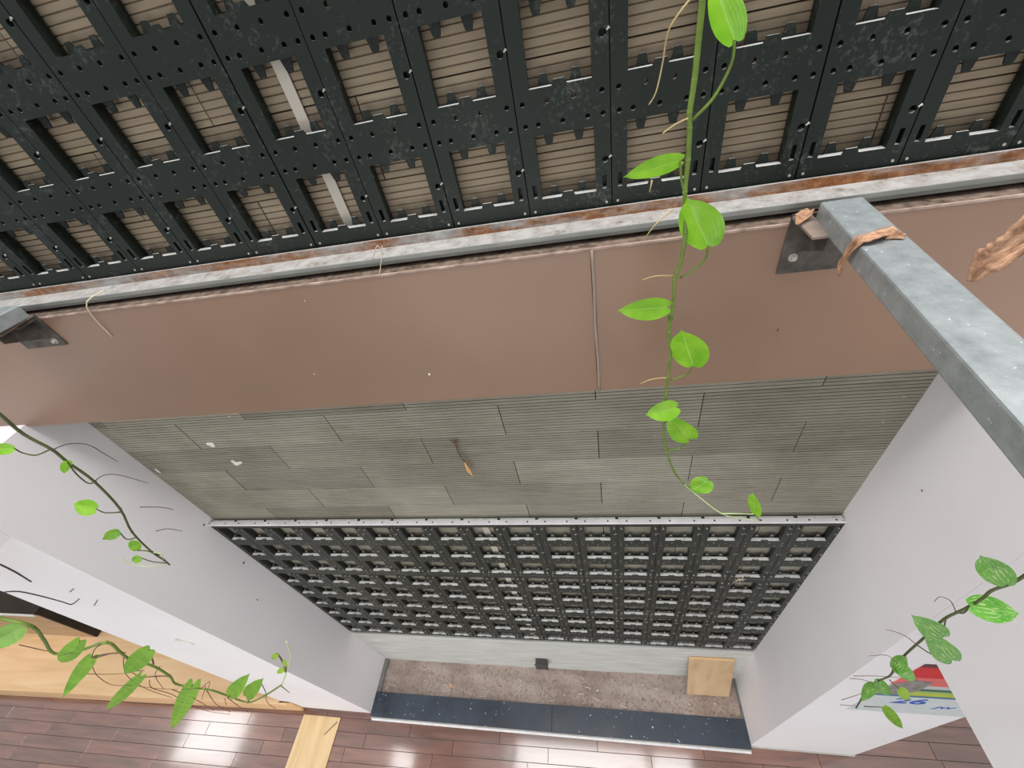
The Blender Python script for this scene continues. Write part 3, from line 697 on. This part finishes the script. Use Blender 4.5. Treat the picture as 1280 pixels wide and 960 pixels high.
bracket(0.362, 0.492, 4.342, 4.206, 1, 'dark steel bracket bolted to the brown fascia under the right beam')
bracket(-1.90, -1.735, 4.338, 4.222, -1, 'dark steel bracket under the beam stub at the left edge')

# ---------------------------------------------------------------- dead leaves and fibres
s = crumpled('dry_leaf', [(.371, -.325, 4.318), (.3705, -.321, 4.337), (.3705, -.326, 4.362), (.375, -.334, 4.3875), (.392, -.332, 4.3895), (.423, -.320, 4.3875), (.4405, -.335, 4.3865)], [.001, .008, .008, .010, .012, .012, .004], 'dry_leaf', seed=5, nseg=24, nrm=(-.6, -.2, .75), lift=.001)
tag(s, 'brown dry leaf draped over the right galvanised beam', 'dry leaf')
s = crumpled('dry_leaf', [(.352, -.165, 4.346), (.372, -.140, 4.348), (.390, -.122, 4.354)], [.004, .015, .008], 'dry_leaf', seed=8, nseg=10, lift=.002)
tag(s, 'small curled dry leaf on the bracket beside the right beam', 'dry leaf')
s = crumpled('dry_leaf', [(.333, -.60, 4.474), (.336, -.598, 4.492), (.350, -.596, 4.506), (.366, -.590, 4.530), (.380, -.588, 4.548)], [.004, .014, .014, .011, .007], 'dry_leaf', seed=12, nseg=24, nrm=(-.1, -.7, .7))
tag(s, 'crumpled brown dry leaf hanging at the right frame edge', 'dry leaf')
tw = empty('dead_twig', (-.66, YT - .004, 3.47)); tag(tw, 'dead brown shoot stuck to the grey ribbed tiles', 'dead twig')
def rel(pts, o): return [Vector(p) - Vector(o) for p in pts]
O = (-.66, YT - .004, 3.47)
tube('stem', rel([(-.6598, .030, 3.462), (-.6607, .024, 3.394), (-.6456, .018, 3.341), (-.641, .018, 3.30)], O), .003, .0022, 'root_brown', tw)
crumpled('leaf', rel([(-.646, .016, 3.345), (-.641, .012, 3.29), (-.636, .016, 3.235)], O), [.003, .009, .001], 'dry_orange', parent=tw, seed=4, nseg=8, nrm=(0, -1, 0), lift=.001)
bm = bmesh.new()
for a in ((-.018, .0, .012), (.016, 0, .012), (.020, 0, -.004), (-.014, 0, -.010)): add_tube(bm, [(0.001, -.003, -.006), (a[0] * .6, -.008, a[2] * .6), (a[0], -.002, a[2])], .0026, .0014, 5)
from_bm('root_cluster', bm, 'root_brown', tw)
def fibre(pts, r, mat, label):
    o = tube('dry_fibre', pts, r, r * .7, mat); tag(o, label, 'dry fibre'); return o
fibre([(-1.4587, -.085, 4.372), (-1.5047, -.118, 4.359), (-1.5376, -.116, 4.307), (-1.5455, -.113, 4.232)], .0022, 'straw', 'pale curved fibre hanging over the fascia near the left beam stub')
fibre([(-.6112, -.078, 4.357), (-.5822, -.085, 4.392), (-.5801, -.078, 4.362)], .0012, 'straw', 'pale looped straw stuck on the rail')
fibre([(-.5750, -.077, 4.386), (-.5882, -.085, 4.352), (-.5962, -.112, 4.325)], .0010, 'straw', 'thin pale straw crossing the front of the rail')
fibre([(-2.7576, YF - .002, 3.337), (-2.7720, YF - .003, 3.250), (-2.8200, YF - .002, 3.135)], .0042, 'root_dark', 'short thick dark root stuck on the left pier')
fibre([(-3.20, YF - .002, 2.980), (-3.07, YF - .003, 3.000), (-2.99, YF - .003, 2.945), (-2.935, YF - .002, 2.865), (-2.91, YF - .003, 2.830), (-2.76, YF - .002, 2.920)], .0030, 'root_dark', 'long thin dark root stuck low on the left pier')
fibre([(-2.715, YF - .002, 3.015), (-2.64, YF - .002, 3.06)], .0022, 'root_dark', 'tiny dark stroke of root, upper of two, on the left pier')
fibre([(-2.765, YF - .002, 2.824), (-2.645, YF - .002, 2.915)], .0022, 'root_dark', 'tiny dark stroke of root, lower of two, on the left pier')
fibre([(-2.72, YF - .003, 2.262), (-2.69, YF - .004, 2.215), (-2.655, YF - .003, 2.170)], .010, 'pale_chip', 'torn white paint flake on the left pier')
fibre([(-2.705, -.540, .016), (-2.76, -.60, .017), (-2.80, -.645, .017)], .0030, 'root_dark', 'dark curled root lying on the pale wooden strip')

# ---------------------------------------------------------------- pothos vines
V = {"main":{"stem":[[0.0815,-0.35,4.7696],[0.0831,-0.35,4.7415],[0.0829,-0.35,4.7037],[0.0827,-0.35,4.6619],[0.0804,-0.35,4.6254],[0.0824,-0.35,4.6054],[0.0845,-0.35,4.563],[0.0844,-0.35,4.5167],[0.0918,-0.35,4.4509],[0.0881,-0.35,4.3932],[0.0812,-0.35,4.3624],[0.0838,-0.35,4.3109],[0.0798,-0.35,4.2456],[0.0867,-0.35,4.1932],[0.0867,-0.35,4.1253],[0.0866,-0.35,4.0499],[0.0866,-0.35,3.9657],[0.0985,-0.35,3.8704],[0.1287,-0.35,3.762],[0.1593,-0.35,3.702]],"r":[0.0046,0.003],"leaves":[[[0.1233,-0.3605,4.6976],[0.0868,-0.3695,4.7604],[-0.0286,0.0162,-0.0184],[[0.1233,-0.3605,4.6976],[0.1266,-0.35,4.6717],[0.1099,-0.35,4.6375],[0.0846,-0.35,4.615]],2],[[0.0709,-0.3605,4.567],[-0.0114,-0.3736,4.5601],[0.0071,0.0085,-0.0297],[[0.0709,-0.3605,4.567],[0.0779,-0.35,4.5356],[0.0844,-0.35,4.5167]],0],[[0.1274,-0.3605,4.4272],[0.0836,-0.3674,4.5134],[-0.049,0.0211,-0.0376],[[0.1274,-0.3605,4.4272],[0.1275,-0.35,4.3941],[0.0906,-0.35,4.3644]],1],[[0.0704,-0.3605,4.3123],[-0.0212,-0.372,4.3219],[0.0026,-0.0074,-0.0435],[[0.0704,-0.3605,4.3123],[0.0777,-0.35,4.2749],[0.0799,-0.35,4.2436]],1],[[0.1319,-0.3605,4.1602],[0.0968,-0.3753,4.272],[-0.0551,0.0232,-0.0389],[[0.1319,-0.3605,4.1602],[0.1277,-0.35,4.1284],[0.0926,-0.35,4.1127]],0],[[0.1105,-0.3605,4.0348],[0.0415,-0.3643,4.0171],[0.0132,-0.0199,-0.0444],[[0.1105,-0.3605,4.0348],[0.1017,-0.35,3.9879],[0.09,-0.35,3.9714]],0],[[0.1501,-0.3605,3.919],[0.0963,-0.3554,4.0001],[-0.0353,-0.0007,-0.0496],[[0.1501,-0.3605,3.919],[0.134,-0.35,3.8681],[0.1032,-0.35,3.86]],0],[[0.2162,-0.3605,3.7353],[0.1795,-0.3591,3.6745],[0.0328,-0.0258,-0.0366],[[0.2162,-0.3605,3.7353],[0.1989,-0.35,3.6719],[0.1618,-0.35,3.6979]],0],[[0.3711,-0.3605,3.5492],[0.341,-0.3587,3.6642],[-0.0113,0.0181,-0.0314],[[0.3711,-0.3605,3.5492],[0.3958,-0.35,3.4967]],0]],"roots":[[[0.0777,-0.3558,4.6193],[0.0636,-0.3492,4.6133],[0.0448,-0.3547,4.6054]],[[0.0702,-0.3569,4.7475],[0.0565,-0.3583,4.7355],[0.0443,-0.356,4.7187],[0.0421,-0.341,4.685],[0.0352,-0.3431,4.6552],[0.0262,-0.3435,4.6417]],[[0.0806,-0.3437,4.367],[0.0475,-0.3564,4.3784],[0.0246,-0.354,4.3719]],[[0.0893,-0.3473,4.1178],[0.0543,-0.3451,4.1142],[0.0293,-0.3425,4.0992]],[[0.0714,-0.342,4.488],[0.0445,-0.3587,4.4776],[0.0294,-0.3478,4.4516]],[[0.0347,-0.3464,4.5409],[0.0313,-0.3499,4.5246]]],"tips":[[[0.1593,-0.35,3.702],[0.1974,-0.35,3.6467],[0.2829,-0.35,3.5368],[0.3511,-0.35,3.507],[0.4,-0.35,3.4869]],[[0.2829,-0.35,3.5368],[0.3348,-0.35,3.5359],[0.3802,-0.35,3.5303]]]},"left":{"stem":[[-1.4255,-0.5,4.3726],[-1.4441,-0.5,4.2877],[-1.4606,-0.5,4.2156],[-1.4441,-0.5,4.1537],[-1.4534,-0.5,4.0992],[-1.4606,-0.5,4.0094],[-1.5156,-0.5,3.8648],[-1.6111,-0.5,3.719],[-1.6654,-0.5,3.5711],[-1.6712,-0.5,3.5057],[-1.6823,-0.5,3.4644]],"r":[0.0045,0.003],"leaves":[[[-1.534,-0.5083,4.1766],[-1.6091,-0.5122,4.1797],[-0.0086,-0.0173,-0.0228],[[-1.534,-0.5083,4.1766],[-1.5521,-0.5,4.1467],[-1.5207,-0.5,4.1346],[-1.4515,-0.5,4.1541]],1],[[-1.4316,-0.5083,4.1129],[-1.4961,-0.5099,4.0642],[0.0009,0.0121,-0.0185],[[-1.4316,-0.5083,4.1129],[-1.4819,-0.5,4.0492],[-1.4904,-0.5,4.0027],[-1.4552,-0.5,4.0092]],0],[[-1.5826,-0.5083,3.8807],[-1.6307,-0.5115,3.915],[-0.0203,-0.0373,-0.0217],[[-1.5826,-0.5083,3.8807],[-1.5934,-0.5,3.8427],[-1.528,-0.5,3.8462]],1],[[-1.6325,-0.5083,3.746],[-1.7605,-0.5054,3.6788],[-0.0038,-0.0049,-0.0348],[[-1.6325,-0.5083,3.746],[-1.684,-0.5,3.6681],[-1.6322,-0.5,3.6798]],0],[[-1.6965,-0.5083,3.601],[-1.6497,-0.5067,3.6761],[-0.0275,-0.0159,-0.0017],[[-1.6965,-0.5083,3.601],[-1.6772,-0.5,3.5773],[-1.6533,-0.5,3.5457]],0],[[-1.7341,-0.5083,3.5427],[-1.799,-0.5089,3.5158],[-0.0062,-0.0121,-0.0262],[[-1.7341,-0.5083,3.5427],[-1.7393,-0.5,3.4904],[-1.6847,-0.5,3.4782]],0]],"roots":[[[-1.4335,-0.5033,4.1573],[-1.3871,-0.4932,4.1644],[-1.3182,-0.4988,4.1638],[-1.3177,-0.4937,4.121],[-1.3079,-0.4942,4.0869]],[[-1.4609,-0.4999,4.0093],[-1.3943,-0.5014,4.0396],[-1.3498,-0.4984,4.033],[-1.2887,-0.5011,3.9962]],[[-1.42,-0.5056,3.8815],[-1.3548,-0.5032,3.8759],[-1.3378,-0.4948,3.8473]],[[-1.4898,-0.5076,3.7387],[-1.4295,-0.5075,3.754],[-1.4111,-0.4979,3.7197]]],"tips":[[[-1.864,-0.5,3.5146],[-1.855,-0.5,3.4663],[-1.7981,-0.5,3.4466],[-1.6823,-0.5,3.4644]],[[-1.7011,-0.5,3.5705],[-1.6416,-0.5,3.5588],[-1.6712,-0.5,3.5057]]]},"low_left":{"stem":[[-1.0475,-0.9,4.2369],[-1.0338,-0.9,4.2094],[-1.0107,-0.9,4.1738],[-1.084,-0.9,4.0911],[-1.1788,-0.9,3.989],[-1.0683,-0.9,4.0299],[-0.9332,-0.9,4.1001],[-0.9662,-0.9,4.0375],[-1.002,-0.9,3.9721],[-0.982,-0.9,3.9415],[-1.0188,-0.9,3.8506],[-1.0772,-0.9,3.7629],[-1.0466,-0.9,3.732],[-1.0132,-0.9,3.7174],[-1.0125,-0.9,3.6577],[-1.005,-0.9,3.5859],[-0.8829,-0.9,3.6991],[-0.7443,-0.9,3.8467]],"r":[0.0031,0.0021],"leaves":[[[-1.0247,-0.9023,4.1757],[-1.2776,-0.9061,4.044],[0.0058,-0.017,-0.03],[],0],[[-0.9773,-0.9023,4.1107],[-1.3451,-0.904,3.8406],[0.0035,-0.0002,-0.0305],[[-0.9773,-0.9023,4.1107],[-1.0172,-0.9,4.0731]],0],[[-1.084,-0.9023,3.9879],[-1.5295,-0.905,3.6379],[-0.0008,0.0012,-0.028],[[-1.084,-0.9023,3.9879],[-1.0314,-0.9,4.0103],[-0.9724,-0.9,4.0314]],0],[[-0.8589,-0.9023,4.0795],[-1.1212,-0.906,3.8674],[0.0101,-0.0091,-0.0301],[[-0.8589,-0.9023,4.0795],[-0.964,-0.9,3.957]],1],[[-1.1259,-0.9023,3.8207],[-2.1808,-0.8953,2.913],[-0.0025,-0.0048,-0.0302],[[-1.1259,-0.9023,3.8207],[-1.0511,-0.9,3.8426],[-1.021,-0.9,3.8432]],0],[[-1.0108,-0.9023,3.7847],[-1.7311,-0.9122,3.0017],[0.0164,0.0039,-0.0398],[[-1.0108,-0.9023,3.7847],[-1.0914,-0.9,3.7026]],1],[[-0.9814,-0.9023,3.6888],[-0.7662,-0.9053,3.931],[-0.0283,0.0106,-0.0006],[[-0.9814,-0.9023,3.6888],[-1.03,-0.9,3.6341]],0],[[-0.9317,-0.9023,3.696],[-0.7456,-0.9068,3.9127],[-0.0271,0.0122,-0.0016],[[-0.9317,-0.9023,3.696],[-0.9931,-0.9,3.5996]],0],[[-0.5908,-0.9023,4.104],[-0.6352,-0.9024,4.0551],[0.0025,-0.003,-0.0084],[[-0.5908,-0.9023,4.104],[-0.616,-0.9,4.0537],[-0.6406,-0.9,4.0038]],1],[[-0.6414,-0.9023,4.003],[-0.6803,-0.9033,3.9659],[0.0012,-0.0051,-0.0075],[[-0.6414,-0.9023,4.003],[-0.6617,-0.9,3.9665]],1],[[-0.6268,-0.9023,4.0218],[-0.5912,-0.9033,4.0861],[-0.0056,-0.003,-0.0005],[[-0.6268,-0.9023,4.0218],[-0.652,-0.9,3.9798]],1]],"roots":[[[-0.9395,-0.8989,4.095],[-1.0145,-0.9008,4.0474],[-1.1629,-0.8997,3.9145],[-1.2975,-0.8982,3.7739],[-1.3313,-0.9018,3.6943],[-1.2551,-0.902,3.7079],[-1.2098,-0.9012,3.6915],[-1.1435,-0.8988,3.6811]],[[-0.9582,-0.8995,4.0369],[-1.0855,-0.9012,3.906],[-1.1817,-0.9008,3.7923],[-1.2467,-0.9015,3.6647],[-1.2659,-0.9002,3.5582]],[[-1.1878,-0.9021,4.0537],[-1.1866,-0.8991,4.0061],[-1.1783,-0.8982,3.9876]],[[-1.339,-0.8979,3.7854],[-1.2451,-0.8989,3.805],[-1.1674,-0.8979,3.826]],[[-1.1153,-0.9022,3.8012],[-1.2119,-0.901,3.6895],[-1.2368,-0.8979,3.5938],[-1.3013,-0.8988,3.4534],[-1.3078,-0.9004,3.355],[-1.2644,-0.898,3.306]],[[-0.9992,-0.8995,3.7585],[-1.1789,-0.8986,3.5478]],[[-1.0195,-0.9009,3.7286],[-1.1496,-0.9014,3.523],[-1.2079,-0.9003,3.3811]],[[-1.0857,-0.9016,3.9795],[-0.9982,-0.9005,4.0237],[-0.9667,-0.8979,4.0241]],[[-0.7811,-0.9008,3.8675],[-0.8328,-0.9022,3.7672],[-0.9197,-0.9021,3.6275],[-0.9554,-0.9015,3.5321]],[[-1.0599,-0.8987,3.6078],[-1.1306,-0.9006,3.504]],[[-1.0271,-0.901,3.6403],[-1.0838,-0.9018,3.5071],[-1.1403,-0.8978,3.3924]],[[-0.7532,-0.9003,3.8321],[-0.7687,-0.9013,3.7742]],[[-1.1433,-0.902,3.6978],[-1.1631,-0.902,3.6019],[-1.2525,-0.9015,3.3956]],[[-0.9692,-0.8992,3.9349],[-1.0572,-0.9016,3.8486],[-1.175,-0.9021,3.689]],[[-1.0487,-0.9,3.7154],[-0.9317,-0.9011,3.8296],[-1.0746,-0.8977,3.6615]],[[-1.0394,-0.9017,3.8996],[-1.1078,-0.8999,3.8626],[-1.124,-0.8988,3.8119],[-1.0109,-0.9004,3.8544]]],"tips":[[[-0.7443,-0.9,3.8467],[-0.6598,-0.9,3.967],[-0.5815,-0.9,4.0834],[-0.5395,-0.9,4.1644]]]},"right":{"stem":[[0.5901,-0.7,4.0178],[0.5941,-0.7,3.9529],[0.5914,-0.7,3.9201],[0.5804,-0.7,3.8918],[0.584,-0.7,3.8554],[0.5819,-0.7,3.8077],[0.577,-0.7,3.782],[0.5731,-0.7,3.7461],[0.5811,-0.7,3.6694],[0.5883,-0.7,3.6168],[0.5915,-0.7,3.583],[0.6015,-0.7,3.4979],[0.6203,-0.7,3.3962],[0.6376,-0.7,3.3215],[0.6301,-0.7,3.2597],[0.6348,-0.7,3.1675],[0.6655,-0.7,3.0398],[0.6893,-0.7,2.9284]],"r":[0.003,0.0024],"leaves":[[[0.5786,-0.7053,3.9297],[0.4947,-0.7004,4.0306],[-0.0183,0.0013,-0.0363],[[0.5786,-0.7053,3.9297],[0.5914,-0.7,3.9201]],1],[[0.5743,-0.7053,3.8307],[0.6615,-0.7067,3.8065],[0.0119,0.0421,0.0088],[[0.5743,-0.7053,3.8307],[0.5894,-0.7,3.7832],[0.5783,-0.7,3.7821]],1],[[0.6052,-0.7053,3.6597],[0.5036,-0.7103,3.7802],[-0.015,-0.0169,-0.036],[[0.6052,-0.7053,3.6597],[0.595,-0.7,3.6963],[0.5757,-0.7,3.7464]],1],[[0.6922,-0.7053,3.5039],[0.5647,-0.7094,3.6895],[-0.0245,-0.0075,-0.0413],[[0.6922,-0.7053,3.5039],[0.6489,-0.7,3.5195],[0.5929,-0.7,3.5832]],1],[[0.6092,-0.7053,3.4094],[0.5908,-0.7098,3.529],[-0.0056,0.0257,-0.0169],[[0.6092,-0.7053,3.4094],[0.6287,-0.7,3.3596]],1],[[0.6088,-0.7053,3.4242],[0.6928,-0.7072,3.3366],[0.021,0.0261,-0.002],[[0.6088,-0.7053,3.4242],[0.6359,-0.7,3.3454]],1],[[0.6189,-0.7053,3.2737],[0.6966,-0.7087,3.1727],[0.0229,0.0224,-0.0024],[[0.6189,-0.7053,3.2737],[0.6238,-0.7,3.2669]],1],[[0.695,-0.7053,3.222],[0.7708,-0.7036,3.0957],[0.0243,0.0119,-0.0031],[[0.695,-0.7053,3.222],[0.6519,-0.7,3.2829]],2],[[0.7423,-0.7053,2.9927],[0.9051,-0.7029,2.6973],[0.0283,0.0138,-0.002],[[0.7423,-0.7053,2.9927],[0.7019,-0.7,2.9581]],0],[[0.6241,-0.7053,3.2482],[0.6514,-0.7069,3.0851],[0.0208,-0.0159,-0.0097],[[0.6241,-0.7053,3.2482],[0.626,-0.7,3.2497]],1]],"roots":[[[0.582,-0.7049,3.5999],[0.5532,-0.7026,3.6375],[0.5181,-0.7027,3.6704],[0.4938,-0.7031,3.6839]],[[0.592,-0.7028,3.4672],[0.5725,-0.6961,3.4834],[0.5264,-0.7038,3.4991]],[[0.5516,-0.7047,3.3225],[0.6176,-0.6955,3.2955],[0.6665,-0.6993,3.3088]],[[0.5684,-0.6948,3.2543],[0.5944,-0.701,3.273],[0.6404,-0.6958,3.2144]],[[0.6215,-0.6984,3.0157],[0.6398,-0.6969,3.0697],[0.647,-0.6974,3.1171]],[[0.6341,-0.7001,2.9584],[0.6571,-0.7043,2.9797],[0.6757,-0.703,2.979]],[[0.5825,-0.6961,3.7749],[0.5491,-0.6958,3.8293],[0.5253,-0.6955,3.8464],[0.516,-0.7017,3.8395]]],"tips":[]}}
def leaf_mesh(name, B, T, Wv, kind, org, parent, seed):
    rr = random.Random(seed); B = Vector(B); T = Vector(T); Wv = Vector(Wv); ax = T - B; L = ax.length; ax.normalize(); wd = Wv.length; wn_ = Wv.normalized(); wn_ = (wn_ - ax * wn_.dot(ax)).normalized(); nn = ax.cross(wn_)
    if nn.z < 0: nn = -nn
    bm = bmesh.new(); uvl = bm.loops.layers.uv.new('UVMap'); nt_, nu = 14, 10; rows = []
    fold = rr.uniform(.10, .26); droop = rr.uniform(-.05, .02); lobe = 0.075
    for i in range(nt_ + 1):
        t = i / nt_
        tt = t * .96 + .04
        prof = math.sin(math.pi * tt ** .70) ** .72 if t < 1 else 0.0
        if t > .84: prof *= (1 - t) / .16 * .55 + .45 * ((1 - t) / .16) ** .5
        row = []
        for k in range(nu + 1):
            u = k / nu * 2 - 1
            y = t * L - lobe * L * (1 - t) ** 4 * math.sin(min(1, abs(u) * 1.4) * math.pi * .5)
            x = u * wd * .5 * prof * 1.02
            z = fold * abs(x) * 1.2 + droop * L * t * t + .02 * wd * math.sin(9 * t + 3 * u) * (1 if k % 2 else .6)
            row.append((bm.verts.new(B + ax * y + wn_ * x + nn * z - Vector(org)), (u * .5 + .5, t)))
        rows.append(row)
    for i in range(nt_):
        for k in range(nu):
            q = (rows[i][k], rows[i][k + 1], rows[i + 1][k + 1], rows[i + 1][k])
            f = bm.faces.new([a[0] for a in q]); f.smooth = True
            for lp, a in zip(f.loops, q): lp[uvl].uv = a[1]
    me = bpy.data.meshes.new(name); bmesh.ops.remove_doubles(bm, verts=bm.verts[:], dist=1e-6); bm.to_mesh(me); bm.free()
    me.materials.append(M({0: 'leaf_green', 1: 'leaf_variegated', 2: 'leaf_yellow'}[kind])); return link(bpy.data.objects.new(name, me), parent)
VL = dict(main='long green vine hanging straight down the middle of the wall', left='thin vine with few small leaves hanging before the left white pier', low_left='tangled leafy vine hanging over the pale platform at lower left', right='vine with variegated leaves hanging before the right white pier')
SM = dict(main='stem_green', left='stem_dark', low_left='stem_green', right='stem_dark'); RM = dict(main='root_tan', left='root_dark', low_left='root_brown', right='root_brown')
KM = dict(main=[0, 0, 0, 0, 0, 0, 0, 0, 0], left=[0, 0, 0, 0, 0, 0], low_left=[0, 0, 0, 0, 0, 0, 0, 0, 2, 2, 2], right=[1, 1, 1, 1, 1, 1, 1, 2, 0, 1])
for vi, (nm, d) in enumerate(V.items()):
    S = d['stem']; org = Vector(S[len(S) // 2]); vo = empty('hanging_vine', org); tag(vo, VL[nm], 'vine')
    rl_ = lambda ps: [Vector(p) - org for p in ps]
    st_ = tube('stem', rl_(S), d['r'][0] * .9, d['r'][1] * .9, SM[nm], vo, 7, 4)
    bm = bmesh.new()
    for p in S[1:-1]:
        bmesh.ops.create_icosphere(bm, subdivisions=1, radius=d['r'][0] * 1.02, matrix=Matrix.Translation(Vector(p) - org))
    nd = from_bm('node', bm, SM[nm], vo, smooth=True); nd['kind'] = 'stuff'
    for i, (B, T, Wv, pet, k_) in enumerate(d['leaves']):
        lf = leaf_mesh('leaf', B, T, Wv, KM[nm][i], org, vo, vi * 20 + i)
        if pet:
            pm = {'main': 'stem_green', 'left': 'stem_dark', 'low_left': 'root_brown', 'right': 'stem_dark'}[nm]
            tube('petiole', rl_(pet), d['r'][0] * .36, d['r'][0] * .5, pm, lf, 6, 4)
    for q in d['roots']: tube('aerial_root', rl_(q), d['r'][0] * .32, d['r'][0] * .18, RM[nm], vo, 5, 4)
    for q in d['tips']: tube('shoot_tip', rl_(q), d['r'][0] * .45, d['r'][0] * .25, 'stem_pale', vo, 6, 4)

# small marks the photograph shows on the walls
def mark(parent, c, size, mat, normal, seed, name='chip_mark'):
    rr = random.Random(seed); n = Vector(normal); a = n.cross(Vector((0, 0, 1))).normalized(); b = n.cross(a); bm = bmesh.new(); c = Vector(c)
    m = bm.verts.new(c + n * .0022); ring = [bm.verts.new(c + n * .0003 + (a * math.cos(q * .785) * size[0] + b * math.sin(q * .785) * size[1]) * rr.uniform(.5, 1.3)) for q in range(8)]
    for q in range(8): bm.faces.new((m, ring[q], ring[(q + 1) % 8]))
    o = from_bm(name, bm, mat, parent); return o
mark(wl_, (XL, -.052, 2.440), (.012, .006), 'root_dark', (1, 0, 0), 1)
mark(wl_, (XL, -.183, 2.168), (.0025, .016), 'root_dark', (1, 0, 0), 2)
mark(wl_, (XL, -.309, 3.288), (.006, .006), 'root_dark', (1, 0, 0), 3)
mark(wl_, (XL, -.012, 2.860), (.012, .005), 'root_dark', (1, 0, 0), 4)
mark(wr_, (XR, -.156, 3.332), (.004, .004), 'root_brown', (-1, 0, 0), 5)
mark(fa, (-.573, YB, 3.975), (.004, .005), 'pale_chip', (0, -1, 0), 6)
mark(fa, (-.840, YB, 4.277), (.0015, .004), 'pale_chip', (0, -1, 0), 7)
mark(fa, (-.956, YB, 4.013), (.002, .003), 'pale_chip', (0, -1, 0), 8)
mark(fa, (.405, YB, 4.036), (.004, .006), 'root_brown', (0, -1, 0), 9)
bm = bmesh.new()
for q in range(7):
    a = q * .9 + .3; l = .028 + .012 * (q % 3)
    add_tube(bm, [(0, -.002, 0), (l * math.cos(a) * .6, -.008, l * math.sin(a) * .6), (l * math.cos(a), -.003, l * math.sin(a) - .006)], .0028, .0012, 5)
s = from_bm('straw_tuft', bm, 'straw'); s.location = (.662, -.003, 2.208); tag(s, 'small pale tuft of straw caught on the lower grid at right', 'straw tuft')
